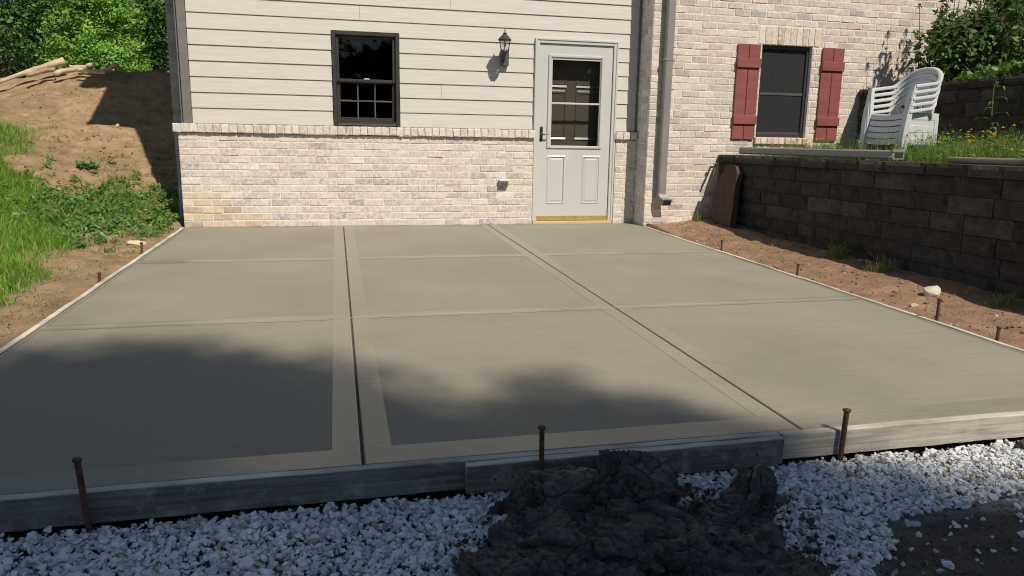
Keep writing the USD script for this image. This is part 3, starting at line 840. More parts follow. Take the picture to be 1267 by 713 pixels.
# ------------------------------------------------------------------ wall lantern
lan = thing('wall_lantern', 'black carriage lantern with glass panes on the siding beside the door', 'lantern', (1.885, 8.475, 1.965))
obj('back_plate', chbox((-.005, .148, -.135), (.085, .208, .045), .006), 'green_bronze', lan)
arm = MB().tube([(.03, .16, -.06), (.02, .06, -.075), (.004, .01, -.06), (0, 0, -.025)], [.013, .012, .011, .012], 8)
obj('arm', arm.data(), 'black_metal', lan, smooth=50)
hexr = lambda r, z, n=6: [(r * math.cos(k * math.pi / 3 + .26), r * math.sin(k * math.pi / 3 + .26), z) for k in range(n)]


def hexloft(levels):
    v = np.array([p for (r, z) in levels for p in hexr(r, z)]); f = []
    for l in range(len(levels) - 1):
        for k in range(6):
            f.append((6 * l + k, 6 * l + (k + 1) % 6, 6 * l + 6 + (k + 1) % 6, 6 * l + 6 + k))
    return v, np.array(f)


obj('cap', hexloft([(.001, .118), (.082, .118), (.085, .130), (.070, .145), (.045, .17), (.028, .185), (.022, .19), (.026, .20), (.012, .208), (.001, .212)]), 'black_metal', lan)
v, f = lathe([(.0, .0), (.006, .0), (.004, .012), (.008, .02), (.004, .03), (.0025, .05), (0, .062)], 8)
obj('finial', (v + [0, 0, .208], f), 'black_metal', lan)
obj('base', hexloft([(.001, -.05), (.012, -.045), (.02, -.03), (.046, -.006), (.05, .0), (.046, .006), (.001, .006)]), 'black_metal', lan)
lo, hi = np.array(hexr(.047, .004)), np.array(hexr(.066, .119))
for k in range(6):
    obj('glazing_bar', tube([lo[k], hi[k]], .0042, 6), 'black_metal', lan)
    n_ = (k + 1) % 6
    i_ = .96
    v = np.array([lo[k] * [i_, i_, 1], lo[n_] * [i_, i_, 1], hi[n_] * [i_, i_, 1], hi[k] * [i_, i_, 1]])
    obj('pane', (v, np.array([(0, 1, 2, 3)])), 'lamp_glass', lan)
v, f = lathe([(0, .01), (.010, .01), (.010, .045), (.008, .05), (.016, .065), (.018, .08), (.010, .098), (0, .104)], 10)
obj('bulb', (v, f), 'white_paint', lan, smooth=50)

# ------------------------------------------------------------------ retaining walls


def block_mesh(L_, h, d, r, seed, bulge=.016):
    """split-faced block: rough face at x = 0 towards -x, y 0..L, z 0..h, depth d towards +x"""
    ny_, nz_ = 9, 4
    Y, Z = np.meshgrid(np.linspace(0, L_, ny_), np.linspace(0, h, nz_), indexing='ij')
    rim = np.minimum.reduce([Y, L_ - Y, Z, h - Z]) <= 1e-9
    p = np.stack([Y * 9 + seed * 3.1, Z * 9, 0 * Y + seed], -1)
    X = np.where(rim, .010 + r.random(Y.shape) * .006, -.002 - (fbm(p, 3, seed) - .4) * bulge * 2)
    v = np.stack([X, Y, Z], -1).reshape(-1, 3)
    a, b = np.meshgrid(np.arange(ny_ - 1), np.arange(nz_ - 1), indexing='ij')
    f = np.stack([a * nz_ + b, a * nz_ + b + 1, (a + 1) * nz_ + b + 1, (a + 1) * nz_ + b], -1).reshape(-1, 4)
    bk = np.array([[d, 0, 0], [d, L_, 0], [d, L_, h], [d, 0, h]]); n = len(v)
    cor = [0, (ny_ - 1) * nz_, ny_ * nz_ - 1, nz_ - 1]
    ring = [k * nz_ for k in range(ny_)], [(ny_ - 1) * nz_ + k for k in range(nz_)], [k * nz_ + nz_ - 1 for k in range(ny_ - 1, -1, -1)], [k for k in range(nz_ - 1, -1, -1)]
    v = np.vstack([v, bk])
    tri = []
    for s, rr in enumerate(ring):
        e0, e1 = n + s, n + (s + 1) % 4
        for a_, b_ in zip(rr[:-1], rr[1:]):
            tri.append((a_, b_, e0))
        tri.append((rr[-1], e1, e0))
    f = np.vstack([f[:, [0, 1, 2]], f[:, [0, 2, 3]], tri, [(n, n + 1, n + 2), (n, n + 2, n + 3)]])
    return v, f


def retaining(name, label, xf, ya, yb, ztop, courses, bh, bl, depth, cap=.092):
    t = thing(name, label, 'retaining wall')
    r = np.random.default_rng(int(xf * 100))
    core = obj('wall_core', chbox((xf + .05, ya + .01, ztop - cap - courses * bh - .1), (xf + depth - .02, yb - .002, ztop - cap - .004)), 'joint_filler', t)
    for k in range(courses + 1):
        capc = k == 0
        h = cap if capc else bh
        z0 = ztop - cap if capc else ztop - cap - k * bh
        y = ya - (bl * .5 if k % 2 else 0) + (.1 if capc else 0)
        while y < yb - .02:
            l_ = bl * (1 + r.normal() * .05) * (1.0 if r.random() > .25 else .72)
            e = min(y + l_, yb)
            if yb - e < .07:
                e = yb
            s = max(y, ya)
            if e - s > .05:
                v, f = block_mesh(e - s - .005, h - .004, depth if capc else .2, r, int(r.integers(1, 9999)), .012 if capc else .02)
                off = (-.018 if capc else 0) + r.normal() * .004
                c = np.array([.050, .043, .038]) * (1 + r.normal() * .13) * (1.2 if capc else 1)
                if r.random() < .2:
                    c = c * .75 + np.array([.13, .125, .12]) * .25
                obj('cap_block' if capc else 'block', (v + [xf + off, s, z0 + .002], f), 'block', t, tint=c)
            y = e
    return t


retaining('retaining_wall', 'dark brown concrete block retaining wall beside the patio', 4.54, 2.30, 8.325, .860, 7, .14, .42, .30)
retaining('retaining_wall', 'upper block retaining wall behind the white chairs', 6.42, 4.6, 8.325, 1.680, 7, .14, .42, .28)

# ------------------------------------------------------------------ things on and by the retaining wall
gt = MB()
gy0, gy1, gxc, gzb = 5.56, 8.10, 4.74, .874
prof = [(-.055, 0), (.055, 0), (.055, .07), (.045, .078), (-.05, .078), (-.064, .066), (-.064, .012)]
obj_ = thing('metal_gutter', 'length of grey metal gutter lying along the retaining wall cap', 'gutter', (gxc, gy0, gzb))
v, f = prism([(a, b) for a, b in prof], 0, gy1 - gy0, 1)
obj('channel', (v, f), 'taupe_metal', obj_)
obj('end_lip', chbox((-.068, -.006, .060), (.058, .02, .084), .002), 'taupe_metal', obj_)
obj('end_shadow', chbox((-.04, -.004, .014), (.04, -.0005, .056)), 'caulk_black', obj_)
k = np.linspace(0, 1, 8)[:, None]
pp = np.array([4.80, 5.06, .885]) + k * np.array([-.03, -2.2, .0])
tag(obj('metal_pipe', tube(pp, .026, 14), 'rusty_pipe', smooth=50), 'rusty brown pipe lying on the retaining wall cap beside the yellow flowers', 'pipe')
# stone slab leaning on the wall by the brick wing
sl_ = np.array([(0, 0), (.30, 0), (.45, .02), (.53, .10), (.545, .30), (.52, .47), (.44, .58), (.38, .665), (.30, .685), (.17, .67), (.10, .60), (.07, .40), (.02, .18)])
sl_ = sl_ * [.95, 1.0]
v, f = prism([(a + rng.normal() * .006, b + rng.normal() * .006) for a, b in sl_], 0, .07, 0)
th = math.radians(9)
v = np.stack([v[:, 0] * math.cos(th) + v[:, 2] * math.sin(th), v[:, 1], v[:, 2] * math.cos(th) - v[:, 0] * math.sin(th)], -1) + [4.345, 7.60, .075]
tag(obj('stone_slab', (v, f), 'slate'), 'rounded reddish brown stone slab leaning on the wall by the brick wing', 'stone slab')
sp = thing('garden_spigot', 'small garden spigot with blue green handle on the brick wing', 'spigot', (4.44, YG - .01, .69))
obj('pipe', tube([(0, 0, .02), (0, -.07, .02), (-.015, -.12, 0)], [.013, .013, .012], 10), 'black_metal', sp, smooth=50)
obj('spout', tube([(-.012, -.115, .01), (-.035, -.15, -.03), (-.045, -.155, -.075)], [.016, .014, .013], 10), 'rusty_steel', sp, smooth=50)
v, f = lathe([(0, -.006), (.024, -.006), (.028, 0), (.024, .006), (0, .006)], 10)
obj('handle', (v + [.0, -.10, .062], f), 'blue_plastic', sp)
obj('valve_stem', tube([(0, -.10, .02), (0, -.10, .06)], .007, 8), 'black_metal', sp)

# white stacking chairs, built once
CH = thing('plastic_armchair', loc=(0, 0, 0))


def arc_rail():
    """rail from the front of one arm round the high back to the other arm (seat faces -x)"""
    t = np.linspace(0, 1, 45)
    P = []
    for s in t:
        u = abs(s * 2 - 1)          # 1 at arm fronts, 0 at the top of the back
        if u > .55:
            w = (u - .55) / .45; P.append((-.24 + .34 * (1 - w), math.copysign(.285 - .012 * (1 - w), s - .5), .63 + .035 * (1 - w)))
        else:
            w = u / .55; ang = w * math.pi / 2
            P.append((.10 + .17 * math.cos(ang) ** .9, math.copysign(.273 * math.sin(ang) ** .85, s - .5), (.665 + .155 * math.cos(ang) ** 1.3)))
    return np.array(P)


rail = arc_rail()


def ribbon(path, half_out, half_up, round_=.6):
    """flat band following a path: section wide in z, thin outward"""
    T = np.gradient(path, axis=0); T /= np.linalg.norm(T, axis=1, keepdims=True)
    O = np.stack([T[:, 1], -T[:, 0], 0 * T[:, 0]], -1); O /= np.linalg.norm(O, axis=1, keepdims=True) + 1e-9
    U = np.cross(O, T); U *= np.sign(U[:, 2:3] + 1e-9)
    sec = [(-1, -.5), (-.5, -1), (.5, -1), (1, -.5), (1, .5), (.5, 1), (-.5, 1), (-1, .5)]
    v = np.stack([path + a * half_out * O + b * half_up * U for a, b in sec], 1); n, kk = v.shape[:2]
    i, j = np.meshgrid(np.arange(n - 1), np.arange(kk), indexing='ij')
    f = np.stack([i * kk + j, i * kk + (j + 1) % kk, (i + 1) * kk + (j + 1) % kk, (i + 1) * kk + j], -1).reshape(-1, 4)
    e = (n - 1) * kk
    f = np.vstack([f, [[0, 3, 2, 1], [0, 7, 4, 3], [4, 7, 6, 5], [e, e + 1, e + 2, e + 3], [e, e + 3, e + 4, e + 7], [e + 4, e + 5, e + 6, e + 7]]])
    return v.reshape(-1, 3), f


obj('arm_rail', ribbon(rail, .024, .0165), 'white_plastic', CH, smooth=45)
hood = rail[11:34] - np.array([.004, 0, .052])
obj('back_hood', ribbon(hood, .007, .058), 'white_plastic', CH, smooth=45)
# seat: dished sheet with a rolled front lip
U_, V_ = np.meshgrid(np.linspace(-.25, .22, 12), np.linspace(-.235, .235, 10), indexing='ij')
zz = .405 - .02 * np.cos(np.clip(V_ / .24, -1, 1) * 1.4) - .02 * (U_ + .25) / .47
lip = np.stack([np.full(10, -.262), V_[0], zz[0] - .012], -1); lip2 = np.stack([np.full(10, -.266), V_[0], zz[0] - .050], -1)
top = np.vstack([lip2[None], lip[None], np.stack([U_, V_, zz], -1)])
bot = top.copy(); bot[..., 2] -= .010; bot[0, :, 0] += .012; bot[1, :, 0] += .012; bot[0, :, 2] += .010
n0, n1_ = top.shape[:2]
i, j = np.meshgrid(np.arange(n0 - 1), np.arange(n1_ - 1), indexing='ij')
qq = np.stack([i * n1_ + j, (i + 1) * n1_ + j, (i + 1) * n1_ + j + 1, i * n1_ + j + 1], -1).reshape(-1, 4)
border = [(0, j) for j in range(n1_)] + [(i, n1_ - 1) for i in range(1, n0)] + [(n0 - 1, j) for j in range(n1_ - 2, -1, -1)] + [(i, 0) for i in range(n0 - 2, 0, -1)]
bi = np.array([i * n1_ + j for i, j in border]); bj = np.roll(bi, -1); nn_ = n0 * n1_
side_ = np.stack([bi, bj, bj + nn_, bi + nn_], -1)
obj('seat', (np.vstack([top.reshape(-1, 3), bot.reshape(-1, 3)]), np.vstack([qq, qq[:, ::-1] + nn_, side_])), 'white_plastic', CH, smooth=40)
for s in (-1, 1):     # front legs rise to the arms; apron panels run back along the seat
    def loft(rows):
        v = np.array([(x + a, y + b, z) for (x, y, z, w, d) in rows for a, b in ((-w, -d), (w, -d), (w, d), (-w, d))])
        f = [(4 * l + k, 4 * l + (k + 1) % 4, 4 * l + 4 + (k + 1) % 4, 4 * l + 4 + k) for l in range(len(rows) - 1) for k in range(4)]
        e = 4 * (len(rows) - 1)
        return v, np.array(f + [(3, 2, 1, 0), (e, e + 1, e + 2, e + 3)])
    obj('leg', loft([(-.262, s * .250, 0, .020, .024), (-.262, s * .252, .2, .024, .027), (-.258, s * .258, .40, .028, .030), (-.25, s * .270, .55, .026, .028), (-.237, s * .280, .64, .024, .022)]), 'white_plastic', CH, smooth=45)
    obj('leg', loft([(.215, s * .235, 0, .020, .018), (.21, s * .232, .2, .026, .016), (.205, s * .228, .398, .030, .014)]), 'white_plastic', CH, smooth=45)
    obj('side_apron', chbox((-.235, s * .238 - .006, .335), (.20, s * .238 + .006, .400), .005), 'white_plastic', CH)
for k in range(9):    # back slats fan from the seat to the rail
    w = (k - 4) / 4
    idx = 22 + int(round(w * 11))
    top_ = rail[idx]; bot_ = np.array([.215 - .02 * abs(w), w * .17, .40])
    P = np.stack([bot_ + (top_ - bot_) * s + np.array([.02 * math.sin(s * math.pi), 0, 0]) for s in np.linspace(0, .99, 7)])
    T = (top_ - bot_) / np.linalg.norm(top_ - bot_)
    wd = np.cross(T, [1, 0, 0]); wd /= np.linalg.norm(wd); dp = np.cross(wd, T)
    v = np.stack([P + a * .013 * wd + b * .005 * dp for a, b in ((-1, -1), (1, -1), (1, 1), (-1, 1))], 1).reshape(-1, 3)
    f = [(4 * l + q_, 4 * l + (q_ + 1) % 4, 4 * l + 4 + (q_ + 1) % 4, 4 * l + 4 + q_) for l in range(6) for q_ in range(4)]
    obj('back_slat', (v, np.array(f)), 'white_plastic', CH)
labs = ['bottom white plastic armchair of the stack, its legs standing in the flowers', 'second white plastic armchair from the bottom of the stack', 'middle white plastic armchair of the stack of five',
        'second white plastic armchair from the top of the stack', 'topmost white plastic armchair of the stack, seat holding a faded flower']
CX, CY, CZ = 5.28, 6.22, .665
for k in range(5):
    if k == 0:
        prim = CH
    else:
        prim = UsdGeom.Xform.Define(stage, fresh('plastic_armchair')).GetPrim()
        prim.GetReferences().AddInternalReference(CH.GetPath()); prim.SetInstanceable(True)
    xf = UsdGeom.Xformable(prim); xf.ClearXformOpOrder()
    xf.AddTranslateOp().Set(Gf.Vec3d(CX + k * .009, CY + (.002 if k % 2 else -.002), CZ + k * .057)); xf.AddRotateZOp().Set(2.0 + (k % 3) * .4); xf.AddScaleOp().Set(Gf.Vec3f(.74, .96, 1.0))
    tag(prim, labs[k], 'chair', 'stacked white plastic chairs')

# ------------------------------------------------------------------ plants


def flower_head(mb, c, rpet, tintp, tintc, n=10, droop=.6):
    c = np.array(c)
    v, f = lathe([(rpet * .42, 0), (rpet * .38, rpet * .25), (rpet * .2, rpet * .42), (0, rpet * .46)], 7)
    mb.add(v + c, f, tintc)
    for k in range(n):
        a = 2 * math.pi * k / n + rng.random() * .2
        d = np.array([math.cos(a), math.sin(a), 0]); p = np.array([-d[1], d[0], 0])
        q0, q1 = c + d * rpet * .3, c + d * rpet - np.array([0, 0, rpet * droop])
        mid = (q0 + q1) / 2 + np.array([0, 0, rpet * .1])
        mb.add([q0 - p * rpet * .08, q0 + p * rpet * .08, mid + p * rpet * .17, mid - p * rpet * .17, q1], [(0, 1, 2), (0, 2, 3), (3, 2, 4)], tintp)


def leaf_spray(mb, c, n, rad, size, col, up=.5, aspect=.45, r=rng):
    d = r.normal(size=(n, 3)); d /= np.linalg.norm(d, axis=1, keepdims=True)
    P = np.array(c) + d * np.array(rad) * (r.random((n, 1)) ** .45)
    N = d * .6 + np.array([.1, -.3, up]) + r.normal(size=(n, 3)) * .45
    t = np.array(col) * (.6 + .8 * r.random((n, 1))) * (1 + r.normal(size=(n, 3)) * .06)
    mb.add(*leaves(P, N, size * (.6 + .8 * r.random(n)), aspect, np.clip(t, .005, 1), rng=r))


def coneflower(x, y, z, h, label, nst=4, faded=.4, leafn=330, group='coneflowers before the brick wing'):
    t = thing('coneflower', label, 'flower', (x, y, z), 0, group)
    st, fo = MB(), MB()
    tops = []
    for k in range(nst):
        a = rng.random() * 6.28; s = .05 + .22 * rng.random(); hh = h * (.72 + .33 * rng.random())
        p1 = np.array([math.cos(a) * s, math.sin(a) * s * .8, hh])
        P = np.array([(0, 0, 0), p1 * [.25, .25, .35], p1 * [.6, .6, .7], p1]) + np.array([math.cos(a), math.sin(a), 0]) * .03
        st.tube(P, [.006, .005, .004, .0035], 5, (.09, .12, .045), cap=False); tops.append(P[-1])
        for q_ in range(leafn // nst // 6):
            w = rng.random() ** .8 * .9
            c = P[0] + (P[-1] - P[0]) * w
            leaf_spray(fo, c, 6, (.09, .09, .07), .085, (.10, .155, .045), .3, .36)
    obj('stem', st, 'leaf', t); obj('foliage', fo, 'leaf', t)
    for p in tops:
        hd = MB()
        if rng.random() < faded:
            flower_head(hd, p, .035 + .012 * rng.random(), (.20, .09, .085), (.09, .045, .03), 8, 1.1)
        else:
            flower_head(hd, p, .050 + .01 * rng.random(), (.42, .12, .24), (.20, .06, .025), 11, .45)
        obj('flower_head', hd, 'leaf', t)


cl = ['coneflower with faded heads against the brick wall, farthest left', 'tall faded coneflower rising behind the chair backs', 'coneflower clump with brown heads near the wing corner',
      'coneflower with drooping pink heads behind the upper wall', 'tall pink coneflower at the top right edge', 'low coneflower half hidden in the green bush', 'coneflower with one bright pink head above the dark wall', 'slender coneflower nearest the right picture edge']
spots = [(6.80, 7.75, 1.25), (7.05, 7.6, 1.5), (7.55, 7.6, 1.6), (7.3, 6.9, 1.3), (7.6, 6.55, 1.45), (7.1, 7.2, .9), (6.95, 6.25, .85), (7.25, 6.0, 1.25)]
for i_, ((xx, yy, hh), lb) in enumerate(zip(spots, cl)):
    coneflower(xx, yy, 1.6, hh, lb, 5, .85 if i_ < 4 else .35)


def shrub(name, label, cat, x, y, z, rx, ry, h, n, size, col, group=None, up=.5, seed=0, aspect=.5):
    r = np.random.default_rng(seed)
    t = thing(name, label, cat, (x, y, z), 0, group)
    st, fo = MB(), MB()
    for k in range(14):
        a = r.random() * 6.28; s = r.random() ** .5
        e = np.array([math.cos(a) * rx * s * .8, math.sin(a) * ry * s * .8, h * (.55 + .4 * r.random())])
        P = np.array([(0, 0, 0), e * [.4, .4, .5], e]); st.tube(P, [.012, .008, .004], 5, (.07, .065, .035), cap=False)
        leaf_spray(fo, e * [.95, .95, .85], n // 20, (rx * .38, ry * .38, h * .22), size, np.array(col) * (.7 + .6 * r.random()), up, aspect, r)
    leaf_spray(fo, (0, 0, h * .45), n // 3, (rx, ry, h * .5), size, np.array(col) * .8, up, aspect, r)
    obj('stem', st, 'leaf', t); obj('foliage', fo, 'leaf', t)
    return t


shrub('garden_shrub', 'dark green leafy shrub behind the upper retaining wall, next to the chairs', 'shrub', 7.02, 7.5, 1.55, .5, .45, 1.05, 3000, .08, (.085, .145, .04), 'shrubs behind the upper wall', seed=4)
shrub('garden_shrub', 'tall dense shrub at the wing corner, touching the top of the picture', 'shrub', 8.2, 7.3, 1.55, .65, .6, 1.5, 3200, .07, (.070, .125, .036), 'shrubs behind the upper wall', seed=5)
shrub('garden_shrub', 'shrub at the right picture edge with red flowers before it', 'shrub', 7.75, 6.3, 1.55, .6, .6, 1.05, 2800, .07, (.075, .135, .038), 'shrubs behind the upper wall', seed=6)
shrub('garden_shrub', 'low bright green leafy plant spilling over the upper retaining wall', 'shrub', 6.85, 6.35, 1.62, .35, .95, .24, 1500, .10, (.13, .24, .05), 'shrubs behind the upper wall', seed=7)
shrub('garden_shrub', 'pale leafed shrub standing between wing corner and far trees', 'shrub', 8.9, 8.2, 1.5, .8, .8, 2.2, 4500, .10, (.05, .09, .03), 'shrubs behind the upper wall', seed=8)

# feathery yellow flowers on the lower terrace: nobody could count the blades
r = np.random.default_rng(5)
fb = MB()
n = 20000
px_ = 4.86 + r.random(n) * 1.5; py_ = 3.9 + r.random(n) * 4.35
dens = fbm(np.stack([px_ * 2.2, py_ * 2.2, 0 * px_], -1), 3, 8)
keep = (dens > .40) & ~((np.abs(px_ - CX) < .33) & (np.abs(py_ - CY) < .3) & (r.random(n) < .75))
px_, py_, dens = px_[keep], py_[keep], dens[keep]
hh = (.13 + .24 * r.random(len(px_))) * (.6 + .9 * dens) * np.interp(py_, [4, 5.6, 6.6, 8.3], [1.1, 1.1, .85, .75])
b0 = np.stack([px_, py_, np.full(len(px_), .70)], -1)
lean = r.normal(size=(len(px_), 2)) * .10
b1 = b0 + np.stack([lean[:, 0], lean[:, 1], hh], -1)
wv = np.stack([r.normal(size=len(px_)), r.normal(size=len(px_)), 0 * px_], -1); wv /= np.linalg.norm(wv, axis=1, keepdims=True)
wv *= (.0014 + .0018 * r.random((len(px_), 1)))
mid = (b0 + b1) / 2 + wv * 2
v = np.stack([b0 - wv, b0 + wv, mid + wv, mid - wv, b1], 1).reshape(-1, 3)
bb = 5 * np.arange(len(px_))[:, None]
f = np.vstack([bb + [0, 1, 2], bb + [0, 2, 3], bb + [3, 2, 4]])
t = np.repeat(np.array([.13, .21, .05]) * (.55 + .8 * r.random((len(px_), 1))), 5, 0)
fb.add(v, f, t)
P = np.repeat(b0 + (b1 - b0) * (.35 + .65 * r.random((len(b1), 1))), 3, 0)
leaf_spray(fb, (0, 0, 0), 1, (0, 0, 0), .001, (.1, .1, .1))
d = r.normal(size=(len(P), 3)) * [.03, .03, .03]
fb.add(*leaves(P + d - [0, 0, .03], r.normal(size=(len(P), 3)) + [0, -.3, .8], .042 * (.6 + .8 * r.random(len(P))), .13, np.array([.16, .26, .06]) * (.6 + .8 * r.random((len(P), 1))), rng=r))
tag(obj('yellow_flower_bed', fb, 'leaf'), 'feathery green ground cover filling the bed behind the retaining wall', 'ground cover', kind='stuff')
hd = MB()
P = b1[r.random(len(b1)) < .028]
for p in P:
    flower_head(hd, p + [0, 0, .012], .015 + .007 * r.random(), (.80, .62, .02), (.62, .40, .02), 6, .1)
tag(obj('yellow_blossoms', hd, 'leaf'), 'many tiny yellow blossoms scattered over the feathery ground cover', 'blossoms', kind='stuff')


def strap_plant(name, label, cat, x, y, z, n, h, w, col, spread=.6, group=None, seed=1):
    r = np.random.default_rng(seed)
    t = thing(name, label, cat, (x, y, z), 0, group)
    for k in range(n):
        a = 2 * math.pi * k / n + r.random() * .5; s = spread * (.4 + .8 * r.random())
        d = np.array([math.cos(a), math.sin(a), 0]); p = np.array([-d[1], d[0], 0]); hh = h * (.65 + .45 * r.random())
        ks = np.linspace(0, 1, 6)
        C = np.stack([d * hh * s * q_ ** 1.6 + np.array([0, 0, hh * (q_ - .32 * s * q_ ** 3)]) for q_ in ks])
        wd = w * np.sin(np.clip(ks * .85 + .15, 0, 1) * math.pi) ** .7 + .001
        v = np.stack([C - p * wd[:, None], C + np.array([0, 0, -.004]), C + p * wd[:, None]], 1).reshape(-1, 3)
        f = []
        for l in range(5):
            f += [(3 * l, 3 * l + 1, 3 * l + 4, 3 * l + 3), (3 * l + 1, 3 * l + 2, 3 * l + 5, 3 * l + 4)]
        obj('leaf', (v, np.array(f)), 'leaf', t, tint=np.array(col) * (.8 + .4 * r.random()))
    return t


strap_plant('lily_plant', 'light green strap leafed plant among the yellow flowers behind the pipe', 'plant', 5.15, 5.0, .72, 9, .34, .017, (.19, .28, .09), .8, seed=3)
strap_plant('lily_plant', 'light green strap leafed plant at the right picture edge', 'plant', 5.2, 4.55, .72, 8, .30, .016, (.18, .27, .085), .9, 'strap leafed plants', seed=4)
tw = thing('tall_weed', 'tall single stalk weed standing before the dark upper wall', 'weed', (6.05, 5.95, .72))
obj('stem', tube([(0, 0, 0), (.01, 0, .4), (.0, .02, .8), (.03, 0, 1.15)], [.009, .008, .006, .003], 6), 'leaf', tw, tint=(.12, .17, .06))
for k in range(22):
    zz_ = .1 + k * .048; a = k * 2.4; d = np.array([math.cos(a), math.sin(a), .3]); p = np.array([-d[1], d[0], 0]); ln = .20 - .005 * k
    c = np.array([0, 0, zz_])
    v = np.array([c, c + d * ln * .4 + p * .016, c + d * ln * .4 - p * .016, c + d * ln * .8 + p * .013 - [0, 0, .02], c + d * ln * .8 - p * .013 - [0, 0, .02], c + d * ln - [0, 0, .07]])
    obj('leaf', (v, np.array([(0, 1, 2), (1, 3, 4), (1, 4, 2), (3, 5, 4)])), 'leaf', tw, tint=np.array([.12, .19, .06]) * (.8 + .4 * rng.random()))
ff_ = thing('fallen_flower', 'faded pink flower lying on the top chair seat', 'flower', (5.20, 6.12, 1.325))
hd = MB(); flower_head(hd, (0, 0, .02), .05, (.40, .20, .22), (.18, .07, .06), 9, .3); flower_head(hd, (.05, .04, .02), .04, (.34, .16, .18), (.18, .07, .06), 8, .4)
obj('petals', hd, 'leaf', ff_)

# ------------------------------------------------------------------ grass and weeds on the left
r = np.random.default_rng(41)


def blades(n, xr, yr, dens_fn, h, w, cols, r, leanv=.35):
    x = xr[0] + r.random(n) * (xr[1] - xr[0]); y = yr[0] + r.random(n) * (yr[1] - yr[0])
    d = dens_fn(x, y); k = r.random(n) < d; x, y, d = x[k], y[k], d[k]; n = len(x)
    z = ground_z(x, y) - .01
    hh = h * (.45 + .8 * r.random(n)) * (.5 + .6 * d)
    a = r.random(n) * 6.283; D = np.stack([np.cos(a), np.sin(a), 0 * a], -1); Pp = np.stack([-D[:, 1], D[:, 0], 0 * a], -1)
    le = (leanv * (.3 + 1.0 * r.random(n)) * hh)[:, None]
    b = np.stack([x, y, z], -1); ww = (w * (.6 + .7 * r.random(n)))[:, None]
    m = b + D * le * .35 + np.array([0, 0, 1]) * hh[:, None] * .6; tp = b + D * le + np.array([0, 0, 1]) * hh[:, None]
    v = np.stack([b - Pp * ww, b + Pp * ww, m + Pp * ww * .8, m - Pp * ww * .8, tp], 1).reshape(-1, 3)
    bb = 5 * np.arange(n)[:, None]
    f = np.vstack([bb + [0, 1, 2], bb + [0, 2, 3], bb + [3, 2, 4]])
    c = np.array(cols)[r.integers(0, len(cols), n)] * (.7 + .6 * r.random((n, 1)))
    return v, f, np.repeat(c, 5, 0)


gm = MB()
GC = [(.115, .29, .022), (.15, .34, .032), (.09, .25, .022), (.22, .36, .05), (.32, .31, .11)]
gm.add(*blades(110000, (-4.6, -1.85), (4.2, 11.4), lambda x, y: grass_amount(x, y) * .95, .105, .0028, GC, r, .8))
dry = lambda x, y: ((fbm(np.stack([x * 2.4, y * 2.4, 0 * x], -1), 3, 77) > .53) & (x < -1.74)) * .6 * (1 - smoothstep(10.6, 12.6, y))
st_ = lambda x, y: (fbm(np.stack([x * 3.1, y * 3.1, 0 * x], -1), 3, 99) > .50) * (x < -1.72) * .8 * (1 - smoothstep(8.2, 9.0, y))
gm.add(*blades(9000, (-2.9, -1.70), (2.8, 9), st_, .035, .0022, [(.40, .33, .19), (.30, .26, .13), (.20, .20, .09), (.46, .39, .24)], r, 3.2))
gm.add(*blades(14000, (-3.8, -1.70), (3.0, 12.5), dry, .06, .0026, [(.34, .27, .15), (.24, .21, .10), (.18, .21, .07), (.40, .33, .19)], r, 1.5))
tag(obj('grass', gm, 'grass_blade'), 'long green grass and dry stubble on the left bank', 'grass', kind='stuff')
# low weeds grown together: nobody could count them
wm = MB()
for _ in range(420):
    x = -2.45 + r.normal() * .42; y = 9.0 + r.normal() * .75
    if x > -1.72 or (r.random() < .3 and y > 9.8):
        continue
    h_ = .05 + .13 * r.random(); c = np.array([(.10, .21, .045), (.13, .25, .05), (.18, .25, .07), (.075, .16, .035)][r.integers(4)])
    z = float(ground_z(x, y))
    leaf_spray(wm, (x, y, z + h_ * .5), 26, (.07, .07, h_ * .6), .035 + .02 * r.random(), c, .4, .42, r)
for _ in range(70):
    x = -1.95 - r.random() ** 1.5 * 1.9; y = 8.4 + r.random() * 3.2
    z = float(ground_z(x, y)); leaf_spray(wm, (x, y, z + .03), 16, (.07, .07, .05), .035, (.22, .26, .08), .5, .4, r)
tag(obj('weeds', wm, 'leaf'), 'low tangled green weeds at the foot of the left bank', 'weeds', kind='stuff')
tuft_lab = ['dark green broad leafed weed in front of the weed patch, largest', 'green weed beside the house corner at the foot of the bank', 'small leafy weed high on the bare bank', 'sparse weed at the edge of the house shadow on the bank', 'small broad leafed weed between grass and dirt']
for i_, (xx, yy, rx_, hh_, nn2) in enumerate(((-2.27, 8.5, .22, .17, 420), (-1.90, 8.80, .13, .16, 160), (-3.05, 10.4, .14, .13, 90), (-2.28, 10.0, .15, .12, 90), (-2.62, 8.1, .12, .10, 90))):
    shrub('leafy_weed', tuft_lab[i_], 'weed', xx, yy, float(ground_z(xx, yy)) - .03, rx_, rx_ * .9, hh_, nn2 * 2, .045, (.10, .20, .05), 'leafy weeds on the bank', seed=50 + i_, aspect=.7)
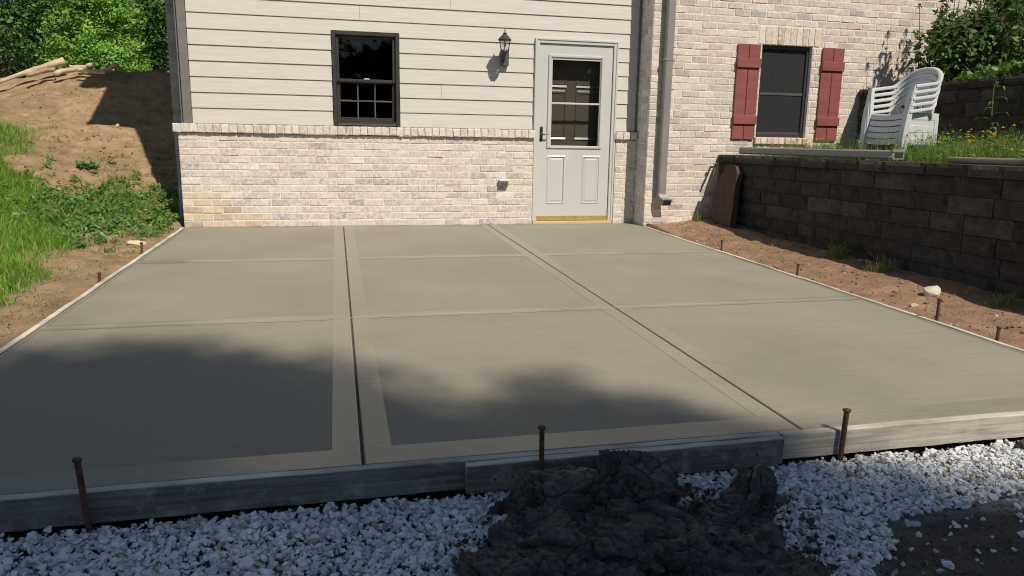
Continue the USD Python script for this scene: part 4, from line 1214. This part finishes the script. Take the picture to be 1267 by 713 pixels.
# tufts by the retaining wall
tb = [(4.32, 5.12, 'green grass tuft at the foot of the retaining wall in the sun'), (4.36, 3.95, 'dry grass tuft at the near end of the retaining wall'), (4.38, 5.75, 'dark grass tuft in the shade of the retaining wall'), (4.22, 8.15, 'tiny green weed against the brick wing beside the retaining wall')]
for i_, (xx, yy, lb) in enumerate(tb):
    mb = MB(); rr = np.random.default_rng(90 + i_)
    s = .13 if i_ < 3 else .07
    mb.add(*blades(420 if i_ < 3 else 120, (xx - s, xx + s), (yy - s * 1.3, yy + s * 1.3), lambda x, y: np.clip(1.1 - np.hypot(x - xx, y - yy) / s, 0, 1), .15 if i_ != 1 else .10, .0035, [(.15, .22, .06), (.22, .25, .09), (.12, .17, .05)], rr, .7))
    tag(obj('grass_tuft', mb, 'grass_blade'), lb, 'grass tuft', 'tufts along the retaining wall')

# ------------------------------------------------------------------ rocks, gravel, mud


def rock_hull(r, n=14, sc=(1, .8, .6)):
    p = r.normal(size=(n, 3)); p /= np.linalg.norm(p, axis=1, keepdims=True)
    p *= (.75 + .35 * r.random((n, 1))) * np.array(sc)
    m = m3.Manifold.hull_points(p).to_mesh()
    return np.array(m.vert_properties[:, :3]), np.array(m.tri_verts)


def lump(r, rad, seed, sub=3, amp=.18):
    s = trimesh.creation.icosphere(sub, 1.0); v = np.array(s.vertices)
    d = 1 + (fbm(v * 1.6 + seed, 4, seed) - .5) * amp * 4
    return v * d[:, None] * np.array(rad), np.array(s.faces)


r = np.random.default_rng(8)
for (xx, yy, rad, tn, lb) in ((4.16, 4.39, (.085, .06, .055), (.55, .50, .42), 'pale rock lying on the dirt strip before the retaining wall'), (3.86, 4.22, (.035, .028, .02), (.42, .36, .28), 'small flat stone on the dirt strip between rock and patio'),
                              (-1.86, 7.55, (.10, .07, .04), (.58, .48, .33), 'pale tan stone half buried in dirt left of the patio'), (-2.1, 7.75, (.05, .04, .03), (.16, .11, .07), 'dark clod on the dirt left of the patio'),
                              (-2.25, 9.75, (.13, .08, .05), (.48, .38, .25), 'flat tan stone in the weed patch on the bank'), (-3.05, 11.85, (.05, .05, .05), (.45, .36, .25), 'small stone on the bank at the corner of the house shadow'),
                              (1.88, 1.93, (.022, .017, .011), (.46, .47, .46), 'lone pale pebble lying on the dark dirt beyond the gravel'), (1.72, 1.90, (.02, .015, .01), (.42, .43, .42), 'grey pebble on the dark dirt nearer the gravel')):
    v, f = rock_hull(r, 26, (1, 1, 1))
    v = v * rad
    tag(obj('rock', (v + [xx, yy, float(ground_z(xx, yy)) + rad[2] * .35], f), 'stone', tint=tn), lb, 'rock', 'loose rocks around the patio')

# soil crumbs (uncounted)
mb = MB()
hulls = [rock_hull(r, 10, (1, .85, .7)) for _ in range(14)]


def scatter(mb, n, xr, yr, smin, smax, col, fn=None, zoff=.2, r=r, cj=.25):
    for _ in range(n):
        x = xr[0] + r.random() * (xr[1] - xr[0]); y = yr[0] + r.random() * (yr[1] - yr[0])
        if fn is not None and r.random() > fn(x, y):
            continue
        s = smin + (smax - smin) * r.random() ** 2.5
        v, f = hulls[r.integers(len(hulls))]
        Q = trimesh.transformations.random_rotation_matrix(r.random(3))[:3, :3]
        mb.add(v @ Q.T * s + [x, y, float(ground_z(x, y)) + s * zoff], f, np.array(col) * (1 + r.normal() * cj * .6))


scatter(mb, 1000, (3.64, 4.5), (2.5, 8.3), .005, .024, (.31, .20, .13), zoff=.1)
scatter(mb, 90, (3.64, 4.5), (2.5, 8.3), .006, .02, (.5, .45, .38))
scatter(mb, 1500, (-3.4, -1.7), (3.2, 9.4), .004, .022, (.36, .26, .155), lambda x, y: 1 - .9 * float(grass_amount(np.array([x]), np.array([y]))[0]))
scatter(mb, 1300, (-4.4, -1.9), (9.4, 13.2), .006, .03, (.36, .25, .15), cj=.3)
dk = lambda x, y: float(np.interp(x, [1.35, 1.55, 1.75, 2.0, 2.35, 3.2], [1.4, 1.70, 1.93, 1.965, 1.95, 2.02]) - y > -.02)
scatter(mb, 3500, (1.4, 3.0), (1.3, 2.05), .002, .011, (.17, .14, .112), dk, zoff=.0, cj=.35)
scatter(mb, 160, (1.4, 3.0), (1.3, 2.05), .003, .009, (.6, .6, .58), dk)
tag(obj('soil_crumbs', mb, 'soil'), 'loose crumbs of soil and small pebbles over the bare dirt', 'soil', kind='stuff')

# gravel: angular white limestone
r = np.random.default_rng(3)
gh = [rock_hull(r, 11, (1, .78 + .2 * r.random(), .5 + .25 * r.random())) for _ in range(40)]
mb = MB()


def dirt_line(x, y):
    """positive on the dark dirt at the lower right"""
    yb = np.interp(x, [1.35, 1.55, 1.75, 2.0, 2.35, 3.2], [1.4, 1.70, 1.93, 1.965, 1.95, 2.02])
    return yb - y + (noise(np.array([[x * 6, y * 6, 0.3]]), 4)[0] - .5) * .22


fin_ = MB()
for _ in range(46000):
    x = -1.9 + r.random() * 5.2; y = 1.35 + r.random() * .985
    dl = dirt_line(x, y)
    if dl > 0 and r.random() > .035 * math.exp(-dl * 4):
        continue
    s = .0064 + .0145 * r.random() ** 1.9
    if r.random() < .03:
        s *= 1.35
    nb = 2.335 - y
    lift = r.random() ** 1.5 * .022
    if nb < .02 and r.random() < .4:
        continue
    heap = .012 * (noise(np.array([[x * 3, y * 3, 0]]), 12)[0] - .3) + .034 * smoothstep(1.85, 2.25, y) * (1 - .75 * smoothstep(-.2, -.7, x) * 0)
    v, f = gh[r.integers(len(gh))]
    Q = trimesh.transformations.euler_matrix(r.normal() * .45, r.normal() * .45, r.random() * 6.283)[:3, :3]
    c = np.array([.74, .755, .76]) * (.70 + .38 * r.random() ** .7) * (1 + np.array([.03, 0, -.03]) * r.normal())
    if r.random() < .07:
        c = np.array([.44, .37, .30]) * (.7 + .5 * r.random())
    mb.add(v @ Q.T * s + [x, y, -.272 + lift + heap], f, c)
    if r.random() < .25:
        s2 = .002 + .004 * r.random()
        fin_.add(v @ Q.T * s2 + [x + r.normal() * .02, min(y + r.normal() * .02, 2.33), -.255 + heap + lift * .3], f, np.array([.60, .58, .55]) * (.4 + .6 * r.random()))
tag(obj('gravel', mb, 'stone'), 'white crushed limestone gravel spread along the front form boards', 'gravel', kind='stuff')

tag(obj('gravel_dust', fin_, 'stone'), 'fine limestone chips and dirt between the gravel stones', 'gravel', kind='stuff')

# mud: a heap of dug wet clay, its clods are parts
heap = thing('mud_heap', 'dark wet heap of dug clay clods spilled over the white gravel', 'mud heap')


from scipy.spatial import cKDTree


def worley(p, cell, seed):
    """nearest jittered seed point: distance, distance to the border (both in cells), a random number and a random tilt per cell"""
    q = p / cell; lo_ = np.floor(q.min(0)) - 1; hi_ = np.ceil(q.max(0)) + 1
    gr = np.stack(np.meshgrid(*[np.arange(a_, b_ + 1) for a_, b_ in zip(lo_, hi_)], indexing='ij'), -1).reshape(-1, 3)
    rr = np.random.default_rng(seed); pts = gr + rr.random(gr.shape)
    d, k = cKDTree(pts).query(q, k=2)
    tilt = ((q - pts[k[:, 0]]) * rr.normal(size=(len(gr), 3))[k[:, 0]]).sum(1)
    return d[:, 0], d[:, 1] - d[:, 0], rr.random(len(gr))[k[:, 0]], tilt


def clod(c, rad, seed, rz=0.0, sub=6, name='clod', parent=heap, tintc=(.070, .063, .058), tilt=0.0, rough=1.0):
    s = trimesh.creation.icosphere(sub, 1.0); v = np.array(s.vertices)
    v = np.sign(v) * np.abs(v) ** .82
    w = v * np.array(rad)
    nr = v / np.linalg.norm(v, axis=1, keepdims=True)
    k1 = (fbm(v * 1.5 + seed * 1.7, 3, seed) - .5) * .6
    w = w * (1 + k1[:, None])
    wp = w + (np.stack([fbm(w * 14 + 9 * k + seed, 3, seed + k) for k in range(3)], -1) - .5) * .05
    f1, e1, i1, t1 = worley(wp, .11, seed)            # broken chunks with tilted faces
    f2, e2, i2, t2 = worley(wp + .5, .030, seed + 1)    # smaller breaks
    f3, e3, i3, t3 = worley(wp + .2, .010, seed + 2)    # crumbs
    k2 = fbm(w * 45 + seed, 4, seed + 4) - .5
    patch = smoothstep(.42, .58, fbm(w * 9 + 7 * seed, 2, seed + 6))        # crumbly skin in places, smeared clay elsewhere
    disp = (i1 - .5) * .022 + t1 * .012 - np.clip(.07 - e1, 0, 1) * .16 + patch * ((i2 - .5) * .014 + t2 * .006 + (i3 - .5) * .010 + t3 * .004) + (1 - patch) * (t2 * .0035 + (i3 - .5) * .003) + k2 * (.010 + .010 * patch)
    w = w + nr * (disp * rough)[:, None]
    ca, sa = math.cos(rz), math.sin(rz)
    w = np.stack([w[:, 0] * ca - w[:, 1] * sa, w[:, 0] * sa + w[:, 1] * ca, w[:, 2]], -1)
    ca, sa = math.cos(tilt), math.sin(tilt)
    w = np.stack([w[:, 0] * ca + w[:, 2] * sa, w[:, 1], w[:, 2] * ca - w[:, 0] * sa], -1)
    t = np.array(tintc) * ((.8 + .5 * i1) * (.8 + .5 * i2) * (.7 + .6 * fbm(w * 10 + seed, 3, seed + 5)))[:, None]
    return obj(name, (w + c, s.faces), 'mud', parent, smooth=True, tint=t)


clod((.60, 1.93, -.235), (.20, .17, .085), 1, .3)
clod((.70, 2.13, -.205), (.19, .14, .11), 2, -.2)
clod((.93, 2.13, -.175), (.17, .13, .125), 3, .5)
clod((.86, 1.88, -.215), (.20, .17, .09), 4, .1)
clod((1.12, 1.88, -.235), (.17, .16, .080), 5, -.4)
clod((1.32, 2.05, -.20), (.075, .08, .115), 6, .2, tilt=.22)
clod((1.21, 1.99, -.225), (.11, .10, .075), 7, .2)
clod((.50, 1.76, -.245), (.27, .18, .085), 8, 0)
clod((1.05, 1.64, -.25), (.28, .18, .075), 9, 0)
clod((.58, 2.20, -.245), (.12, .08, .05), 10, .4, sub=5)
clod((1.14, 2.20, -.245), (.07, .05, .04), 11, 0, sub=5)
mb = MB(); rr = np.random.default_rng(66)
for _ in range(1500):
    a = rr.random() * 6.28; k_ = rr.random() ** .6
    x = .90 + math.cos(a) * k_ * .62; y = 1.93 + math.sin(a) * k_ * .40
    if y > 2.29:
        continue
    s = .0035 + .016 * rr.random() ** 3
    v, f = hulls[rr.integers(len(hulls))]
    Q = trimesh.transformations.random_rotation_matrix(rr.random(3))[:3, :3]
    zc = -.245 + .02 * rr.random() + (.11 * math.exp(-((x - .9) ** 2 / .09 + (y - 2.03) ** 2 / .05)))
    mb.add(v @ Q.T * s + [x, y, zc], f, np.array([.08, .066, .055]) * (.7 + .6 * rr.random()))
tag(obj('crumb', mb, 'mud', heap), kind='stuff')
for (xx, yy, zz_, rad, sd, lb) in ((2.72, 2.27, -.215, (.055, .035, .03), 21, 'lone brown mud clod against the form board at the right picture edge'), (1.62, 2.13, -.245, (.028, .022, .022), 22, 'small mud clod lying on the gravel right of the heap'), (1.46, 2.10, -.245, (.045, .03, .025), 23, 'mud clod at the right foot of the tall mud lump')):
    o = clod((xx, yy, zz_), rad, sd, .2, 4, 'mud_clod', '/World', (.10, .08, .06), rough=.5)
    tag(o, lb, 'mud clod', 'loose mud clods')

# ------------------------------------------------------------------ logs on the bank
r = np.random.default_rng(14)


def log(p0, p1, r0, r1, label, bend=.03, seed=1, tintc=(.55, .44, .30)):
    p0, p1 = np.array(p0, float), np.array(p1, float)
    k = np.linspace(0, 1, 12)[:, None]
    P = p0 + (p1 - p0) * k + np.concatenate([(noise(np.stack([k[:, 0] * 3, 0 * k[:, 0], 0 * k[:, 0] + q_], -1), seed)[:, None] - .5) for q_ in (1, 5, 9)], 1) * bend * 2
    rad = (r0 + (r1 - r0) * k[:, 0]) * (1 + (noise(np.stack([k[:, 0] * 7, 0 * k[:, 0], 0 * k[:, 0]], -1), seed + 3) - .5) * .4)
    v, f = tube(P, rad, 12)
    v = v + (noise(v * 16, seed + 8)[:, None] - .5) * .016
    t = np.array(tintc) * (.7 + .5 * noise(v * 7, seed))[:, None]
    tag(obj('bleached_log', (v, f), 'wood', smooth=True, tint=t), label, 'log', 'bleached logs on top of the bank')


yl = 13.0
log((-4.90, 12.85, 1.72), (-4.05, 13.15, 2.09), .026, .05, 'long bleached log propped diagonally at the left end of the pile', .02, 2)
log((-4.45, 12.8, 1.84), (-4.12, 12.95, 1.96), .036, .034, 'stubby bark log under the propped diagonal log', .03, 9, (.36, .25, .155))
log((-4.12, 12.85, 1.90), (-3.86, 13.1, 2.01), .038, .042, 'thick short log crossing the left middle of the pile', .05, 3)
log((-3.95, 13.1, 1.955), (-3.28, 13.15, 2.02), .028, .036, 'crooked bleached limb lying over the right end of the pile', .06, 4)
log((-3.80, 12.95, 1.94), (-3.42, 12.9, 1.95), .024, .032, 'low pale limb in front at the right end of the pile', .03, 5)
log((-3.90, 13.25, 2.02), (-3.66, 13.3, 2.06), .04, .035, 'small log peeking over the back of the pile', .03, 6)

# ------------------------------------------------------------------ trees


def tree(name, label, x, y, z, h, blobs, n, size, col, seed, trunk_r=.12, group=None, cat='tree', per=26):
    """trunk with limbs reaching into blobs (offset x, y, z, radius) of leaf clumps"""
    r = np.random.default_rng(seed)
    t = thing(name, label, cat, (x, y, z), 0, group)
    tk = MB()
    top = np.array([r.normal() * .15, r.normal() * .15, h * .8])
    P = np.array([(0, 0, -.3), (.03, .02, h * .2), top * [.6, .6, .55], top])
    tk.tube(P, [trunk_r * 1.25, trunk_r, trunk_r * .6, trunk_r * .2], 9, (.11, .09, .07))
    fo = MB()
    tot = sum(b[3] ** 2 for b in blobs)
    for (bx, by, bz, br_) in blobs:
        c = np.array([bx, by, bz])
        st = P[1] + (P[3] - P[1]) * np.clip((bz - .9 * br_ - P[1][2]) / max(P[3][2] - P[1][2], .1), 0, .9)
        tk.tube([st, (st + c) / 2 + [0, 0, .1 * br_], c], [trunk_r * .45, trunk_r * .28, trunk_r * .08], 6, (.11, .09, .07))
        nb = int(n * br_ ** 2 / tot)
        ncl = max(int(nb / per), 4)
        d = r.normal(size=(ncl, 3)); d /= np.linalg.norm(d, axis=1, keepdims=True)
        cc = c + d * br_ * (r.random((ncl, 1)) ** .4) * (.72 + .42 * noise(d * 2.1 + seed, seed)[:, None])
        ct = np.array(col) * (.55 + .9 * r.random((ncl, 1))) * (1 + r.normal(size=(ncl, 3)) * .05)
        k = r.integers(0, ncl, nb)
        off = r.normal(size=(nb, 3)) * br_ * .13 * [1.2, 1.2, .6]
        P_ = cc[k] + off
        N = d[k] * .5 + r.normal(size=(nb, 3)) * .5 + [0, -.15, .55]
        fo.add(*leaves(P_, N, size * (.6 + .8 * r.random(nb)), .55, np.clip(ct[k] * (.75 + .5 * r.random((nb, 1))), .004, 1), rng=r))
    obj('trunk', tk, 'bark', t); obj('crown', fo, 'leaf', t)
    return t


G = 'trees beyond the bank'
gz = lambda x, y: float(ground_z(x, y, False))
tree('deciduous_tree', 'bright yellow green young tree behind the log pile', -4.95, 18.2, gz(-5, 18.2), 4.6, [(0, 0, .95, .75), (-.3, 0, 1.6, .75), (.4, -.2, 1.25, .65), (.05, .1, 2.5, .7), (-.4, .1, 2.6, .6), (.5, .1, 2.0, .55), (0, .1, 3.5, .7), (.75, -.2, .75, .45), (-.75, 0, .9, .5), (-.2, 0, 4.2, .6)], 30000, .075, (.20, .36, .07), 1, .07, G)
tree('deciduous_tree', 'dark green broad tree at the left picture edge with visible trunk', -8.4, 22.5, gz(-8.4, 22.5) + .2, 8, [(-.2, 0, 3.3, 1.7), (.7, .2, 4.6, 1.6), (-.9, 0, 5.4, 1.8), (.3, 0, 2.2, 1.2), (-.6, -.3, 1.9, 1.0), (.8, .3, 6.6, 1.6), (-.6, 0, 7.6, 1.5), (1.3, 0, 3.2, 1.0)], 30000, .10, (.085, .18, .042), 2, .16, G)
tree('deciduous_tree', 'dark tree behind the bright young tree, close to the house', -4.6, 23.5, gz(-4.6, 23.5), 8, [(0, 0, 2.6, 1.6), (.9, 0, 4.0, 1.7), (-.7, 0, 4.4, 1.6), (.5, 0, 5.9, 1.8), (-.4, .2, 7.2, 1.6), (1.2, 0, 1.8, 1.2), (-1.3, 0, 2.2, 1.2)], 30000, .10, (.07, .155, .036), 3, .16, G)
tree('deciduous_tree', 'shaded dark tree deeper in the woods between the two nearer trees', -8.2, 29, gz(-8, 29), 8, [(0, 0, 3, 2.2), (-1.6, 0, 3.6, 2), (1.5, 0, 3.4, 2), (0, 0, 1.5, 1.8), (-1.2, 0, 5.0, 1.4), (1.8, 0, 5.2, 1.6), (-2.6, 0, 1.6, 1.6), (2.6, 0, 1.4, 1.6)], 22000, .2, (.05, .105, .03), 4, .2, G)
tree('deciduous_tree', 'far dark tree filling the gap beside the house corner', -5.0, 32, gz(-5, 32), 9, [(0, 0, 3, 2.4), (1.6, 0, 4.6, 2.2), (-1.6, 0, 4, 2.2), (0, 0, 6.5, 2.2), (1.2, 0, 1.6, 2.0), (-1.6, 0, 1.4, 1.8)], 20000, .22, (.045, .10, .03), 5, .2, G)
tree('deciduous_tree', 'tall dark tree beyond the far right corner of the brick wing', 15.5, 17, 1.3, 7, [(0, 0, 2.2, 2.2), (1.6, -.5, 3.4, 2.0), (-1.5, 0, 3.4, 1.8), (.2, 0, 5.0, 2.2), (2.5, 0, 1.8, 1.8)], 8000, .2, (.05, .10, .028), 6, .18)

# trees of the yard behind the viewer: they shade the foreground


def shade_blobs(items, base):
    out = []
    for (gx_, gtop, rad, hh) in items:
        cy = gtop - 1.22 * rad
        out.append((gx_ + .325 * hh - base[0], cy - .8333 * hh - base[1], hh - base[2], rad))
    return out


bA = (4.5, -13.0, -.3)
tree('shade_tree', 'broad yard tree behind the viewer whose shadow covers the near left patio', *bA, 19,
     shade_blobs([(-1.25, 3.98, 1.0, 17), (-.78, 4.06, .8, 16.6), (-2.3, 3.65, 1.1, 17.4), (-.25, 3.66, .75, 16.4), (.02, 3.12, .5, 16.8), (1.0, 3.08, .6, 16.4), (.42, 2.62, .5, 17), (-1.5, 2.6, 1.3, 17.4), (0, 2.0, 1.2, 17.2), (-3.2, 2.6, 1.3, 17.8), (1.4, 2.38, .8, 16.8), (-2.3, .8, 1.5, 17.6), (-.8, 2.4, 1.0, 16.6), (-1.9, 2.2, 1.1, 16.2)], bA), 52000, .12, (.06, .11, .03), 31, .2, 'yard trees behind the viewer', per=2)
bB = (8.0, -13.4, -.3)
tree('shade_tree', 'second yard tree behind the viewer shading the gravel and mud', *bB, 18,
     shade_blobs([(1.25, 2.3, 1.0, 16.4), (1.55, 2.36, .6, 16.8), (1.85, 2.14, .6, 16.6), (2.1, 2.0, .9, 16.6), (2.9, 1.85, 1.0, 17.0), (1.4, 1.0, 1.5, 17.2), (3.2, .4, 1.5, 17.0), (.8, 2.1, 1.0, 16.8), (.4, .6, 1.3, 17.4)], bB), 34000, .12, (.06, .11, .03), 32, .18, 'yard trees behind the viewer', per=2)
for k, xx in enumerate((-8, -4, 0, 4, 8, 12, 16, 20, 24, 28)):
    rr = np.random.default_rng(300 + k)
    tree('distant_tree', ['stout', 'tall', 'wide', 'slim', 'dark', 'dense', 'shaggy', 'leaning', 'round', 'ragged'][k] + ' tree of the wooded edge far behind the viewer, number %d from the west' % (k + 1), xx + rr.normal() * .5, -30 + rr.normal(), -.3, 9,
         [(0, 0, 2.2, 2.6), (1.8, 0, 3.6, 2.4), (-1.8, 0, 3.8, 2.4), (0, .4, 5.2, 2.2), (2.6, 0, 1.4, 2.0), (-2.6, 0, 1.6, 2.0)], 7000, .6, (.022, .04, .014), 300 + k, .25, 'wooded edge behind the viewer')
